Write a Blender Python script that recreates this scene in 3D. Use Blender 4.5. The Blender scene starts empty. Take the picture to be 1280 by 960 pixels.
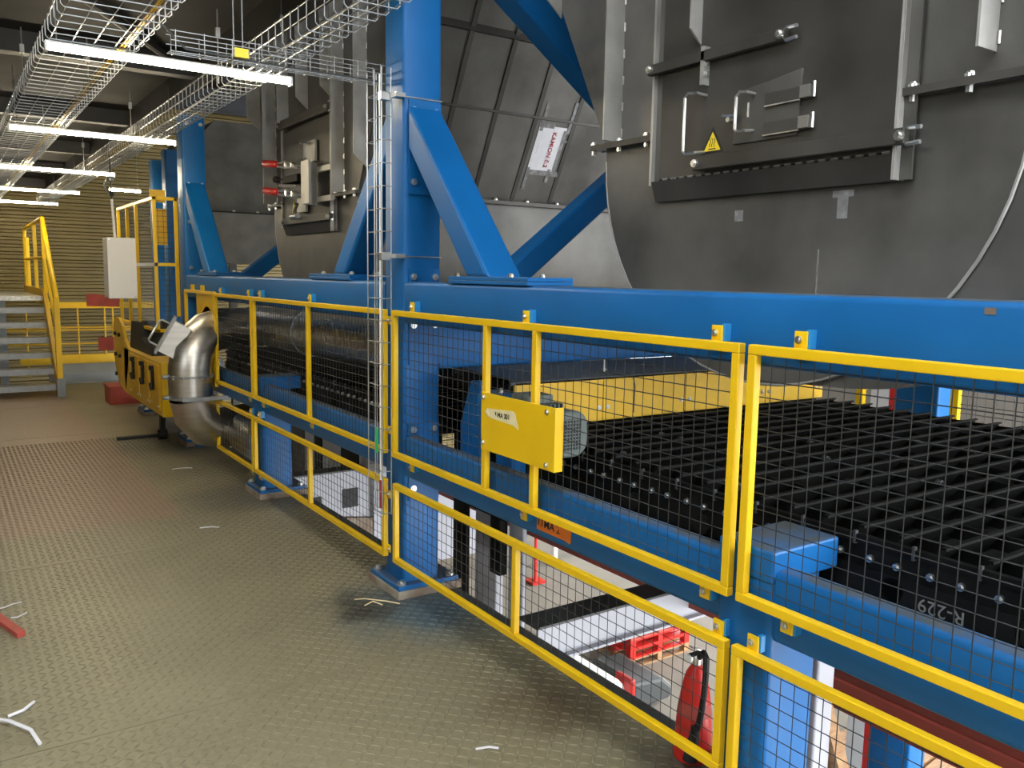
import bpy, math, random
from mathutils import Vector, Matrix
random.seed(7)
SC = bpy.context.scene
COL = SC.collection
PI = math.pi

# ------------------------------------------------------------------ camera
cam_d = bpy.data.cameras.new('camera'); cam = bpy.data.objects.new('camera', cam_d); COL.objects.link(cam)
cam_d.sensor_fit = 'HORIZONTAL'; cam_d.sensor_width = 36.0; cam_d.lens = 36.0*1050/1280
cam_d.clip_start = 0.05; cam_d.clip_end = 200
right = Vector((0.828, -0.561, 0.017)); fwd = Vector((0.558, 0.820, -0.127)); fwd.normalize()
right = (right - fwd*right.dot(fwd)).normalized(); up = right.cross(fwd)
cam.matrix_world = Matrix(((right.x, up.x, -fwd.x, 0), (right.y, up.y, -fwd.y, 0), (right.z, up.z, -fwd.z, 1.65), (0, 0, 0, 1)))
SC.camera = cam

# ------------------------------------------------------------------ world, sun, exposure
w = bpy.data.worlds.new('daylight'); SC.world = w; w.use_nodes = True
wn = w.node_tree.nodes['Background']; wn.inputs[0].default_value = (0.93, 0.97, 1.0, 1); wn.inputs[1].default_value = 9.0
sun_d = bpy.data.lights.new('sun', 'SUN'); sun_d.energy = 3.0; sun_d.angle = 0.02; sun_d.color = (1, 0.95, 0.86)
sun = bpy.data.objects.new('sun', sun_d); COL.objects.link(sun)
sun.rotation_euler = Vector((-0.85, 0.2, -0.42)).to_track_quat('-Z', 'Y').to_euler()
SC.view_settings.view_transform = 'Standard'; SC.view_settings.look = 'None'
SC.view_settings.exposure = 0.20; SC.view_settings.gamma = 1.0; SC.view_settings.use_curve_mapping = False
SC.cycles.use_denoising = True
SC.cycles.max_bounces = 7
TUBE_EMIT = 95.0

# ------------------------------------------------------------------ materials
M = {}
def mat(name, col, rough=0.5, metal=0.0, var=0.0, vscale=6.0, bump=0.0, bscale=60.0, spec=0.5, col2=None, dust=None, coat=0.0, stretch=None, emit=None):
    m = bpy.data.materials.new(name); m.use_nodes = True; nt = m.node_tree; b = nt.nodes['Principled BSDF']
    b.inputs['Roughness'].default_value = rough; b.inputs['Metallic'].default_value = metal
    b.inputs['Specular IOR Level'].default_value = spec; b.inputs['Coat Weight'].default_value = coat
    b.inputs['Base Color'].default_value = (*col, 1)
    geo = nt.nodes.new('ShaderNodeNewGeometry'); vec = geo.outputs['Position']
    if stretch:
        mp = nt.nodes.new('ShaderNodeMapping'); mp.inputs['Scale'].default_value = stretch
        nt.links.new(vec, mp.inputs[0]); vec = mp.outputs[0]
    out = None
    if var or col2:
        n = nt.nodes.new('ShaderNodeTexNoise'); n.inputs['Scale'].default_value = vscale; n.inputs['Detail'].default_value = 6
        nt.links.new(vec, n.inputs['Vector'])
        r = nt.nodes.new('ShaderNodeValToRGB'); r.color_ramp.elements[0].position = 0.32; r.color_ramp.elements[1].position = 0.68
        c2 = col2 if col2 else tuple(min(1, c*(1+var)) for c in col)
        c1 = col if col2 else tuple(c*(1-var) for c in col)
        r.color_ramp.elements[0].color = (*c1, 1); r.color_ramp.elements[1].color = (*c2, 1)
        nt.links.new(n.outputs['Fac'], r.inputs[0]); out = r.outputs[0]
        nt.links.new(out, b.inputs['Base Color'])
        rr = nt.nodes.new('ShaderNodeMapRange'); rr.inputs[3].default_value = max(0.05, rough-0.08); rr.inputs[4].default_value = min(1, rough+0.1)
        nt.links.new(n.outputs['Fac'], rr.inputs[0]); nt.links.new(rr.outputs[0], b.inputs['Roughness'])
    if dust:                                   # settled dust on surfaces that face up
        sx = nt.nodes.new('ShaderNodeSeparateXYZ'); nt.links.new(geo.outputs['Normal'], sx.inputs[0])
        n2 = nt.nodes.new('ShaderNodeTexNoise'); n2.inputs['Scale'].default_value = 9; n2.inputs['Detail'].default_value = 5
        nt.links.new(geo.outputs['Position'], n2.inputs['Vector'])
        mr = nt.nodes.new('ShaderNodeMapRange'); mr.inputs[1].default_value = 0.8; mr.inputs[2].default_value = 1.0
        nt.links.new(sx.outputs[2], mr.inputs[0])
        mu = nt.nodes.new('ShaderNodeMath'); mu.operation = 'MULTIPLY'; nt.links.new(mr.outputs[0], mu.inputs[0])
        m3 = nt.nodes.new('ShaderNodeMapRange'); m3.inputs[1].default_value = 0.3; m3.inputs[2].default_value = 0.6; m3.inputs[3].default_value = 0.4; m3.inputs[4].default_value = 0.95
        nt.links.new(n2.outputs['Fac'], m3.inputs[0]); nt.links.new(m3.outputs[0], mu.inputs[1])
        mx = nt.nodes.new('ShaderNodeMix'); mx.data_type = 'RGBA'; mx.inputs['A'].default_value = (*col, 1); mx.inputs['B'].default_value = (*dust, 1)
        nt.links.new(mu.outputs[0], mx.inputs['Factor'])
        if out: nt.links.new(out, mx.inputs['A'])
        nt.links.new(mx.outputs['Result'], b.inputs['Base Color'])
    if bump:
        nb = nt.nodes.new('ShaderNodeTexNoise'); nb.inputs['Scale'].default_value = bscale; nb.inputs['Detail'].default_value = 4
        nt.links.new(vec, nb.inputs['Vector'])
        bp = nt.nodes.new('ShaderNodeBump'); bp.inputs['Strength'].default_value = bump; bp.inputs['Distance'].default_value = 0.01
        nt.links.new(nb.outputs['Fac'], bp.inputs['Height']); nt.links.new(bp.outputs[0], b.inputs['Normal'])
    if emit:
        b.inputs['Emission Color'].default_value = (*emit[0], 1); b.inputs['Emission Strength'].default_value = emit[1]
    M[name] = m; return m
mat('blue', (0.004, 0.122, 0.365), 0.42, 0, 0.10, 3, 0.02, 200, spec=0.38, dust=(0.085, 0.09, 0.08))
mat('blue_bright', (0.03, 0.27, 0.62), 0.35)
mat('yellow', (0.86, 0.54, 0.008), 0.36, 0, 0.05, 4)
mat('yellow_soft', (0.76, 0.46, 0.02), 0.42, 0, 0.08, 5)
mat('wire', (0.055, 0.055, 0.055), 0.42, 0.6)
mat('galv', (0.31, 0.32, 0.32), 0.42, 0.7, 0.12, 20)
mat('zinc', (0.72, 0.72, 0.70), 0.28, 0.9)
mat('stainless', (0.66, 0.63, 0.58), 0.36, 1.0, 0.10, 5, stretch=(1, 1, 8))
mat('sheet', (0.125, 0.12, 0.11), 0.47, 0.3, 0.42, 1.7, 0.03, 30, spec=0.3)
mat('sheet_dark', (0.062, 0.058, 0.052), 0.5, 0.4, 0.35, 2.5)
mat('sheet_pale_lit', (0.40, 0.39, 0.365), 0.45, 0.4, 0.18, 6)  # pale steel, lightened further to put daylight into the hopper fins' colour
mat('sheet_mid_lit', (0.24, 0.235, 0.22), 0.46, 0.4, 0.22, 4)  # chute sheets: lighter colour stands in for daylight that does not reach them
mat('weld', (0.62, 0.60, 0.56), 0.35, 0.8, 0.2, 40)
mat('rubber', (0.010, 0.010, 0.009), 0.8, 0, 0.3, 8, spec=0.2)
mat('black_steel', (0.008, 0.008, 0.0075), 0.6, 0, 0.35, 9, spec=0.16)
mat('black', (0.008, 0.008, 0.008), 0.6)
mat('grey_motor', (0.12, 0.145, 0.135), 0.5, 0, 0.1, 8)
mat('white_paint', (0.92, 0.91, 0.88), 0.35)
mat('paper', (0.74, 0.73, 0.76), 0.7, 0, 0.05, 12)
mat('tape', (0.22, 0.22, 0.22), 0.25, 0, 0.2, 25)
mat('cream_tape', (0.86, 0.74, 0.42), 0.5, 0, 0.05, 20)
mat('orange_paper', (0.78, 0.20, 0.025), 0.6, 0, 0.08, 14)
mat('ink', (0.02, 0.02, 0.025), 0.7)
mat('ink_red', (0.32, 0.03, 0.04), 0.7)
mat('chalk', (0.22, 0.22, 0.21), 0.9)
mat('sign_yellow', (0.88, 0.66, 0.02), 0.45)
mat('red', (0.62, 0.025, 0.02), 0.35)
mat('red_dull', (0.42, 0.07, 0.05), 0.6, 0, 0.2, 8)
mat('red_oxide', (0.27, 0.045, 0.028), 0.55, 0, 0.15, 5)
mat('lilac_grey', (0.42, 0.42, 0.46), 0.45, 0, 0.05, 5)
mat('grey_paint', (0.27, 0.30, 0.32), 0.5, 0, 0.08, 5)
mat('dark_grey', (0.06, 0.065, 0.065), 0.5, 0, 0.1, 6)
mat('concrete', (0.20, 0.18, 0.15), 0.85, 0, col2=(0.27, 0.245, 0.205), vscale=1.2, bump=0.1)
mat('roof', (0.014, 0.014, 0.016), 0.7, 0.2, 0.2, 3)
mat('roof_steel', (0.035, 0.035, 0.037), 0.5, 0.4, 0.15, 5)
mat('cladding', (0.15, 0.108, 0.030), 0.45, 0.2, 0.15, 2)
mat('wood', (0.45, 0.27, 0.13), 0.75, 0, col2=(0.30, 0.15, 0.07), vscale=10, stretch=(1, 6, 6))
mat('grout', (0.36, 0.32, 0.25), 0.85, 0, col2=(0.20, 0.12, 0.08), vscale=9)
mat('green', (0.04, 0.55, 0.16), 0.45)
mat('tube', (1, 1, 1), 0.4, emit=((1.0, 0.86, 0.60), TUBE_EMIT))
mat('tread', (0.50, 0.50, 0.47), 0.35, 0.7, 0.3, 25, 0.2, 60)
mat('rust_chip', (0.17, 0.13, 0.10), 0.8)

def floor_material():
    m = bpy.data.materials.new('checker_plate'); m.use_nodes = True; nt = m.node_tree; b = nt.nodes['Principled BSDF']
    L = nt.links.new; geo = nt.nodes.new('ShaderNodeNewGeometry')
    def noise(s, d=6, rough=0.6):
        n = nt.nodes.new('ShaderNodeTexNoise'); n.inputs['Scale'].default_value = s; n.inputs['Detail'].default_value = d; n.inputs['Roughness'].default_value = rough
        L(geo.outputs['Position'], n.inputs['Vector']); return n.outputs['Fac']
    def ramp(f, a, b_, c1, c2):
        r = nt.nodes.new('ShaderNodeValToRGB'); r.color_ramp.elements[0].position = a; r.color_ramp.elements[1].position = b_
        r.color_ramp.elements[0].color = (*c1, 1); r.color_ramp.elements[1].color = (*c2, 1); L(f, r.inputs[0]); return r.outputs[0]
    def mix(fac, a, b_):
        x = nt.nodes.new('ShaderNodeMix'); x.data_type = 'RGBA'
        if isinstance(fac, float): x.inputs['Factor'].default_value = fac
        else: L(fac, x.inputs['Factor'])
        for s, v in (('A', a), ('B', b_)):
            if isinstance(v, tuple): x.inputs[s].default_value = (*v, 1)
            else: L(v, x.inputs[s])
        return x.outputs['Result']
    base = ramp(noise(1.3), 0.3, 0.7, (0.170, 0.152, 0.092), (0.245, 0.217, 0.134))
    fine = ramp(noise(35, 3), 0.35, 0.7, (0, 0, 0), (1, 1, 1))
    base = mix(fine, base, mix(0.5, base, (0.31, 0.275, 0.18)))
    # stains: brown spots, blue overspray beside the column, dry reddish-tan rectangle farther down the aisle
    def blob(cx, cy, r, soft):
        d = nt.nodes.new('ShaderNodeVectorMath'); d.operation = 'DISTANCE'; d.inputs[1].default_value = (cx, cy, 0)
        n = nt.nodes.new('ShaderNodeTexNoise'); n.inputs['Scale'].default_value = 5; L(geo.outputs['Position'], n.inputs['Vector'])
        ad = nt.nodes.new('ShaderNodeVectorMath'); ad.operation = 'MULTIPLY_ADD'; ad.inputs[1].default_value = (0.35, 0.35, 0); 
        L(n.outputs['Color'], ad.inputs[0]); L(geo.outputs['Position'], ad.inputs[2]); L(ad.outputs[0], d.inputs[0])
        mr = nt.nodes.new('ShaderNodeMapRange'); mr.inputs[1].default_value = r; mr.inputs[2].default_value = max(0.01, r-soft); mr.interpolation_type = 'SMOOTHSTEP'
        L(d.outputs['Value'], mr.inputs[0]); return mr.outputs[0]
    def times(f, k):
        x = nt.nodes.new('ShaderNodeMath'); x.operation = 'MULTIPLY'; L(f, x.inputs[0]); x.inputs[1].default_value = k; return x.outputs[0]
    base = mix(times(blob(2.10, 3.75, 0.62, 0.5), 0.75), base, (0.035, 0.085, 0.12))
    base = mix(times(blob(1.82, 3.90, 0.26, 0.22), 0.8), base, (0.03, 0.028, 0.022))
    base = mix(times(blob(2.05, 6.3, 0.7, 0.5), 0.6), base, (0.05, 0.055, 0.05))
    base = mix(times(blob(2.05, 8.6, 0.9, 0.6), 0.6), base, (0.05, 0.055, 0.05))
    base = mix(times(blob(2.05, 2.65, 0.33, 0.3), 0.7), base, (0.075, 0.045, 0.022))
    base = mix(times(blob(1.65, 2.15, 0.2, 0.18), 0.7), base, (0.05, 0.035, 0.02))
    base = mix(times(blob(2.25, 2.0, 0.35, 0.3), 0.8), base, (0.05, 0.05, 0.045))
    sp = nt.nodes.new('ShaderNodeSeparateXYZ'); L(geo.outputs['Position'], sp.inputs[0])
    def step(sock, lo, hi):
        mr = nt.nodes.new('ShaderNodeMapRange'); mr.inputs[1].default_value = lo; mr.inputs[2].default_value = hi; L(sock, mr.inputs[0]); return mr.outputs[0]
    a = step(sp.outputs[1], 5.75, 5.95); c = step(sp.outputs[0], 1.32, 1.24)
    mm = nt.nodes.new('ShaderNodeMath'); mm.operation = 'MULTIPLY'; L(a, mm.inputs[0]); L(c, mm.inputs[1])
    base = mix(times(mm.outputs[0], 0.62), base, (0.30, 0.185, 0.135))
    L(base, b.inputs['Base Color'])
    b.inputs['Roughness'].default_value = 0.46; b.inputs['Metallic'].default_value = 0.12
    # fine relief of the lugs beyond where they are built
    wv = nt.nodes.new('ShaderNodeTexVoronoi'); wv.inputs['Scale'].default_value = 30; L(geo.outputs['Position'], wv.inputs['Vector'])
    far = step(sp.outputs[1], 8.9, 9.1)
    bp = nt.nodes.new('ShaderNodeBump'); bp.inputs['Distance'].default_value = 0.004; L(times(far, 0.5), bp.inputs['Strength'])
    L(wv.outputs['Distance'], bp.inputs['Height']); L(bp.outputs[0], b.inputs['Normal'])
    M['checker'] = m
floor_material()

# ------------------------------------------------------------------ mesh helpers
class MB:
    def __init__(s): s.v = []; s.f = []
    def add(s, vs, fs):
        n = len(s.v); s.v += [tuple(p) for p in vs]; s.f += [tuple(i+n for i in f) for f in fs]; return s
    def box(s, x0, x1, y0, y1, z0, z1):
        return s.add([(x0,y0,z0),(x1,y0,z0),(x1,y1,z0),(x0,y1,z0),(x0,y0,z1),(x1,y0,z1),(x1,y1,z1),(x0,y1,z1)],
                     [(3,2,1,0),(4,5,6,7),(0,1,5,4),(1,2,6,5),(2,3,7,6),(3,0,4,7)])
    def prism(s, poly, ext):
        """poly: 3D points in a plane, ext: extrusion vector"""
        poly = [Vector(p) for p in poly]; e = Vector(ext); n = len(poly)
        nrm = Vector((0,0,0))
        for i in range(n): nrm += poly[i].cross(poly[(i+1) % n])
        if nrm.dot(e) > 0: poly.reverse()
        return s.add(poly+[p+e for p in poly], [tuple(range(n)), tuple(range(2*n-1, n-1, -1))]+[(i, i+n, (i+1) % n+n, (i+1) % n) for i in range(n)])
    def tube(s, path, r, n=8, caps=True, closed=False, rs=None):
        path = [Vector(p) for p in path]; m = len(path); rings = []
        prev = None
        for i in range(m):
            if closed: t = path[(i+1) % m]-path[i-1]
            else: t = path[min(i+1, m-1)]-path[max(i-1, 0)]
            t.normalize()
            if prev is None:
                a = Vector((0,0,1)) if abs(t.z) < 0.9 else Vector((1,0,0))
                u = a.cross(t).normalized()
            else: u = (prev - t*prev.dot(t)).normalized()
            prev = u; q = t.cross(u)
            k = 1.0
            if 0 < i < m-1 or closed:
                d1 = (path[i]-path[i-1]).normalized(); k = 1.0/max(0.5, t.dot(d1))
            rr = (rs[i] if rs else r)
            rings.append([path[i]+(u*math.cos(2*PI*j/n)+q*math.sin(2*PI*j/n))*rr*(1+(k-1)*0.5) for j in range(n)])
        vs = [p for g in rings for p in g]; fs = []
        for i in range(m if closed else m-1):
            a = i*n; b = ((i+1) % m)*n
            for j in range(n): fs.append((a+j, a+(j+1) % n, b+(j+1) % n, b+j))
        if caps and not closed: fs += [tuple(range(n-1, -1, -1)), tuple((m-1)*n+j for j in range(n))]
        return s.add(vs, fs)
    def cyl(s, p0, p1, r, n=12): return s.tube([p0, p1], r, n)
    def wire(s, p0, p1, r=0.0015):
        return s.tube([p0, p1], r, 4, caps=False)
    def lathe(s, prof, c=(0,0,0), n=20):
        """prof: (r,z)"""
        vs = []; fs = []
        for r, z in prof:
            for j in range(n): vs.append((c[0]+r*math.cos(2*PI*j/n), c[1]+r*math.sin(2*PI*j/n), c[2]+z))
        for i in range(len(prof)-1):
            for j in range(n): fs.append((i*n+j, i*n+(j+1) % n, (i+1)*n+(j+1) % n, (i+1)*n+j))
        fs += [tuple(range(n-1, -1, -1)), tuple((len(prof)-1)*n+j for j in range(n))]
        return s.add(vs, fs)
    def rbox(s, axis, a0, a1, b0, b1, c0, c1, r=0.018, k=3):
        """hollow-section look: rounded rectangle b x c extruded along axis from a0 to a1"""
        pts = []
        for (cx, cy, t0) in ((b1-r, c1-r, 0), (b0+r, c1-r, 90), (b0+r, c0+r, 180), (b1-r, c0+r, 270)):
            for i in range(k+1):
                t = math.radians(t0+90*i/k); pts.append((cx+r*math.cos(t), cy+r*math.sin(t)))
        if axis == 'Z': return s.prism([(b, c, a0) for b, c in pts], (0, 0, a1-a0))
        if axis == 'Y': return s.prism([(b, a0, c) for b, c in pts], (0, a1-a0, 0))
        return s.prism([(a0, b, c) for b, c in pts], (a1-a0, 0, 0))
    def mesh(s, name, m, smooth=False, off=(0,0,0)):
        me = bpy.data.meshes.new(name)
        me.from_pydata([(v[0]-off[0], v[1]-off[1], v[2]-off[2]) for v in s.v], [], s.f)
        if m: me.materials.append(M[m] if isinstance(m, str) else m)
        if smooth:
            me.polygons.foreach_set('use_smooth', [True]*len(me.polygons))
            me.set_sharp_from_angle(angle=math.radians(38))
        me.update(); return me
ORG = {}
def place(name, me, parent=None, loc=(0,0,0), kind=None, label=None):
    o = bpy.data.objects.new(name, me); COL.objects.link(o); o.location = loc
    if parent: o.parent = parent
    if kind: o['kind'] = kind
    if label: o['label'] = label
    return o
def worg(o):
    p = Vector((0,0,0))
    while o: p = p+Vector(o.location); o = o.parent
    return p
def part(name, mb, m, parent, smooth=False, bevel=0, kind=None, label=None):
    o = place(name, mb.mesh(name, m, smooth, worg(parent)), parent, kind=kind, label=label)
    if bevel:
        b = o.modifiers.new('bevel', 'BEVEL'); b.width = bevel; b.segments = 2; b.limit_method = 'ANGLE'
    return o
def tag(o, label, cat, group=None):
    o['label'] = label; o['category'] = cat
    if group: o['group'] = group
    return o
def thing(name, loc, label, cat, group=None):
    o = bpy.data.objects.new(name, None); COL.objects.link(o); o.location = loc; o.empty_display_size = 0.1
    return tag(o, label, cat, group)
def solo(name, mb, m, loc, label, cat, group=None, smooth=False, bevel=0):
    o = place(name, mb.mesh(name, m, smooth, loc), None, loc)
    if bevel:
        b = o.modifiers.new('bevel', 'BEVEL'); b.width = bevel; b.segments = 2; b.limit_method = 'ANGLE'
    return tag(o, label, cat, group)
def struct(name, mb, m, smooth=False, label=None, parent=None):
    o = part(name, mb, m, parent, smooth) if parent else place(name, mb.mesh(name, m, smooth))
    if not parent: o['kind'] = 'structure'
    if label: o['label'] = label
    return o
MESHC = {}
def piece(name, key, builder, m, parent, at, smooth=False, rot=None):
    """copies that share one mesh; at = world position"""
    if key not in MESHC: MESHC[key] = builder(MB()).mesh(name, m, smooth)
    o = place(name, MESHC[key], parent, Vector(at)-worg(parent))
    if rot: o.rotation_euler = rot
    return o
def hexbolt(axis, r=0.012, h=0.012):
    def f(mb):
        e = {'-X': (-h,0,0), '-Y': (0,-h,0), 'Z': (0,0,h), 'X': (h,0,0)}[axis]
        mb.cyl((0,0,0), e, r*1.5, 12); mb.tube([(e[0]*0.3, e[1]*0.3, e[2]*0.3), (e[0]*1.6, e[1]*1.6, e[2]*1.6)], r, 6)
        return mb
    return f
def bolt(parent, at, axis='-Y', r=0.012, h=0.010, m='zinc', name='bolt'):
    return piece(name, ('bolt', axis, r, h, m), hexbolt(axis, r, h), m, parent, at, True)
def text_mesh(s, size, m, name='lettering', bold=0.0):
    cu = bpy.data.curves.new('t', 'FONT'); cu.body = s; cu.size = size; cu.align_x = 'CENTER'; cu.align_y = 'CENTER'; cu.offset = bold
    cu.extrude = 0.0004
    o = bpy.data.objects.new('t', cu); COL.objects.link(o); bpy.context.view_layer.update()
    me = bpy.data.meshes.new_from_object(o.evaluated_get(bpy.context.evaluated_depsgraph_get()))
    bpy.data.objects.remove(o); bpy.data.curves.remove(cu); me.name = name
    me.materials.clear(); me.materials.append(M[m]); return me
def lettering(s, size, m, parent, at, xdir, ydir, bold=0.0):
    me = text_mesh(s, size, m, bold=bold)
    X = Vector(xdir).normalized(); Y = Vector(ydir).normalized(); Z = X.cross(Y)
    o = place('lettering', me, parent); 
    R = Matrix((X, Y, Z)).transposed().to_4x4()
    o.matrix_local = Matrix.Translation(Vector(at)-worg(parent)) @ R
    return o
def arc(cx, cy, r, a0, a1, n): return [(cx+r*math.cos(math.radians(a0+(a1-a0)*i/n)), cy+r*math.sin(math.radians(a0+(a1-a0)*i/n))) for i in range(n+1)]

# ================================================================== SETTING
floor = struct('floor', MB().box(-6, 2.13, -6, 13.55, -0.06, -0.012), 'dark_grey')
seams = [-6, -2.9, 0.13, 3.14, 5.2, 7.22, 9.3, 11.4, 13.55]
for i in range(len(seams)-1):
    for (xa, xb) in ((-6, -2.4), (-2.4, 2.13)):
        part('floor_plate', MB().box(xa+0.003, xb-0.003, seams[i]+0.0035, seams[i+1]-0.0035, -0.012, 0.0), 'checker', floor)
lug = MB(); p = 0.037
d = 0.7071
for i in range(int(-1.2/p), int(2.12/p)):
    for j in range(int(1.1/p), int(9.0/p)):
        x = i*p; y = j*p
        if any(abs(y-s) < 0.02 for s in seams): continue
        u, v = ((d, d), (-d, d)) if (i+j) % 2 == 0 else ((-d, d), (-d, -d))
        l, b, h = 0.0185, 0.0062, 0.0036
        lug.add([(x-u[0]*l-v[0]*b*.5, y-u[1]*l-v[1]*b*.5, 0), (x+u[0]*l-v[0]*b*.5, y+u[1]*l-v[1]*b*.5, 0), (x+u[0]*l+v[0]*b*.5, y+u[1]*l+v[1]*b*.5, 0), (x-u[0]*l+v[0]*b*.5, y-u[1]*l+v[1]*b*.5, 0),
                 (x-u[0]*l*.5-v[0]*b*.3, y-u[1]*l*.5-v[1]*b*.3, h), (x+u[0]*l*.5-v[0]*b*.3, y+u[1]*l*.5-v[1]*b*.3, h), (x+u[0]*l*.5+v[0]*b*.3, y+u[1]*l*.5+v[1]*b*.3, h), (x-u[0]*l*.5+v[0]*b*.3, y-u[1]*l*.5+v[1]*b*.3, h)],
                [(4,5,6,7),(0,1,5,4),(1,2,6,5),(2,3,7,6),(3,0,4,7)])
part('checker_lugs', lug, 'checker', floor, kind='stuff')
e = struct('trim_1', MB().box(2.132, 2.142, -2, 13.5, -0.20, 0.0).box(2.142, 2.20, -2, 13.5, -0.20, -0.19).box(2.142, 2.20, -2, 13.5, -0.012, 0.0), 'dark_grey', label='dark edge channel along the platform')
struct('floor_lower', MB().box(-6, 16, -6, 22, -4.3, -4.0), 'concrete', label='pale concrete floor of the level below')
# ceiling: deck with a hole added to light the near floor, purlins, roof girders
ceil_ = struct('ceiling', MB().box(-6.5, -2.2, -4.5, 19, 5.2, 5.3).box(0.9, 16, -4.5, 19, 5.2, 5.3).box(-2.2, 0.9, 1.8, 19, 5.2, 5.3).box(-2.2, 0.9, -4.5, -2.6, 5.2, 5.3), 'roof', label='dark roof deck with an unseen opening added to light the near floor')
for k in range(12):
    part('purlin', MB().box(-6.4, 15.8, -3.4+k*1.9, -3.3+k*1.9, 5.0, 5.2).box(-6.4, 15.8, -3.45+k*1.9, -3.25+k*1.9, 4.98, 5.0), 'roof_steel', ceil_)
for yy in (5.6, 11.2, 16.4):
    part('girder', MB().box(-6.4, 15.8, yy-0.09, yy+0.09, 4.55, 4.57).box(-6.4, 15.8, yy-0.006, yy+0.006, 4.57, 4.96).box(-6.4, 15.8, yy-0.09, yy+0.09, 4.96, 4.979), 'roof_steel', ceil_)
for (xa, ya, xb, yb) in ((0.2, 5.6, 3.4, 11.2), (3.4, 5.6, 0.2, 11.2), (-1.5, 11.2, 3.4, 16.4)):
    part('roof_brace', MB().cyl((xa, ya, 4.5), (xb, yb, 4.5), 0.05, 8), 'roof_steel', ceil_)
# back wall of horizontally ribbed sheets
wb = struct('wall_back', MB().box(-6.5, 16, 17.62, 17.75, -4, 5.2), 'roof')
nz = 0
def wall_sheet(mb):
    prof = []; z = 0.0
    while z < 1.30-1e-6:
        prof += [(0.0, z), (0.0, z+0.055), (-0.035, z+0.075), (-0.035, z+0.11)]; z += 0.13
    prof += [(0.0, 1.30)]
    vs = []; fs = []
    for x in (0, 2.0):
        vs += [(x, q[0], q[1]) for q in prof]
    n = len(prof)
    for i in range(n-1): fs.append((i, i+n, i+n+1, i+1))
    return mb.add(vs, fs)
for r in range(7):
    for c in range(11):
        piece('wall_sheet', 'wall_sheet', wall_sheet, 'cladding', wb, (-6.5+2*c, 17.61, -3.9+1.3*r))
wl = struct('wall_left', MB().box(-6.6, -6.5, -4.5, 17.7, -4, 3.5).box(-6.6, -6.5, -4.5, 17.7, 4.4, 5.2).box(-6.6, -6.5, 3.0, 17.7, 3.5, 4.4), 'cladding')  # unseen high window band added to light the floor and aisle-side faces
for k in range(3): part('added_window_post', MB().box(-6.6, -6.5, -4.5+k*2.9, -4.35+k*2.9, 3.5, 4.4), 'roof_steel', wl)
# low deck over the far part of the aisle
dk = struct('trim_2', MB().box(-6.4, 1.78, 3.6, 17.6, 3.20, 3.26), 'roof', label='dark underside of the upper deck above the aisle')
for k in range(6): part('deck_joist', MB().box(-6.4, 1.78, 4.0+k*2.6, 4.12+k*2.6, 3.06, 3.20), 'roof_steel', dk)
for x in (-0.6, 1.70): part('deck_girder', MB().box(x-0.06, x+0.06, 3.6, 17.6, 3.04, 3.20), 'roof_steel', dk)
part('deck_brace', MB().cyl((0.0, 4.2, 3.16), (1.6, 6.8, 3.16), 0.03, 8), 'roof_steel', dk)
struct('light_block_wall', MB().box(-6.5, 1.1, -4.6, -4.5, -4, 5.2), 'cladding')  # unseen wall added to keep daylight off the aisle-side faces
struct('wall_partition', MB().box(9.0, 9.15, -4.4, 9.0, -1.7, 1.15), 'concrete', label='grey concrete parapet beyond the machine')
struct('wall_right', MB().box(15.9, 16.0, -4.5, 17.7, 0.45, 5.2), 'cladding')

# ================================================================== STEEL FRAME
XA, XB = 1.90, 2.11                                  # aisle face / inner face of the frame
def base_plate(t, y0, y1, x0=1.85, x1=2.20):
    part('packing', MB().box(x0-0.005, x1+0.02, y0-0.055, y1+0.10, 0.0, 0.045), 'grout', t, bevel=0.004)
    part('base_plate', MB().box(x0, x1, y0-0.05, y1+0.08, 0.045, 0.07), 'blue', t, bevel=0.003)
    for bx in (x0+0.03, x1-0.04):
        for by in (y0-0.022, y1+0.05): bolt(t, (bx, by, 0.07), 'Z', 0.015, 0.014)
def column(y0, y1, label, ztop=5.0, base=True, x0=XA, x1=XB, bolts=()):
    t = thing('steel_column', ((x0+x1)/2, (y0+y1)/2, 0), label, 'column', 'blue main columns')
    part('shaft', MB().rbox('Z', 0.07, ztop, x0, x1, y0, y1), 'blue', t, True)
    if base: base_plate(t, y0, y1)
    for (bx, bz) in bolts: bolt(t, (bx, y0-0.012, bz), '-Y', 0.010, 0.008)
    return t
c1 = column(3.76, 3.97, 'tall blue square column nearest the camera carrying the vertical wire tray')
part('splice_plate', MB().box(1.925, 2.10, 3.748, 3.76, 2.04, 2.49), 'blue', c1, bevel=0.002)
part('splice_plate', MB().box(1.925, 2.10, 3.748, 3.76, 1.20, 1.68), 'blue', c1, bevel=0.002)
part('splice_plate', MB().box(1.925, 2.10, 3.748, 3.76, 0.50, 0.90), 'blue', c1, bevel=0.002)
for bx, bz in ((1.95, 2.44), (2.07, 2.44), (1.95, 2.10), (1.95, 1.64), (2.07, 1.64), (1.95, 1.40), (2.07, 1.40), (1.95, 0.87), (2.07, 0.87), (1.95, 0.565)):
    bolt(c1, (bx, 3.748, bz), '-Y', 0.011, 0.008)
part('strap', MB().box(1.899, 2.112, 3.756, 3.759, 2.497, 2.503), 'galv', c1); part('strap', MB().box(1.899, 2.112, 3.756, 3.759, 1.735, 1.741), 'galv', c1)
c2 = column(8.20, 8.41, 'blue square column behind the yellow guard cage and steel elbow duct', 3.06)
for bx, bz in ((1.95, 2.98), (2.07, 2.98), (1.95, 2.44), (2.07, 2.44), (1.95, 2.10), (1.95, 1.68)): bolt(c2, (bx, 8.20, bz), '-Y', 0.012, 0.01)
column(10.2, 10.41, 'blue column just behind the guard cage, right one of the two farthest', 3.0, x0=2.18, x1=2.39)
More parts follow.
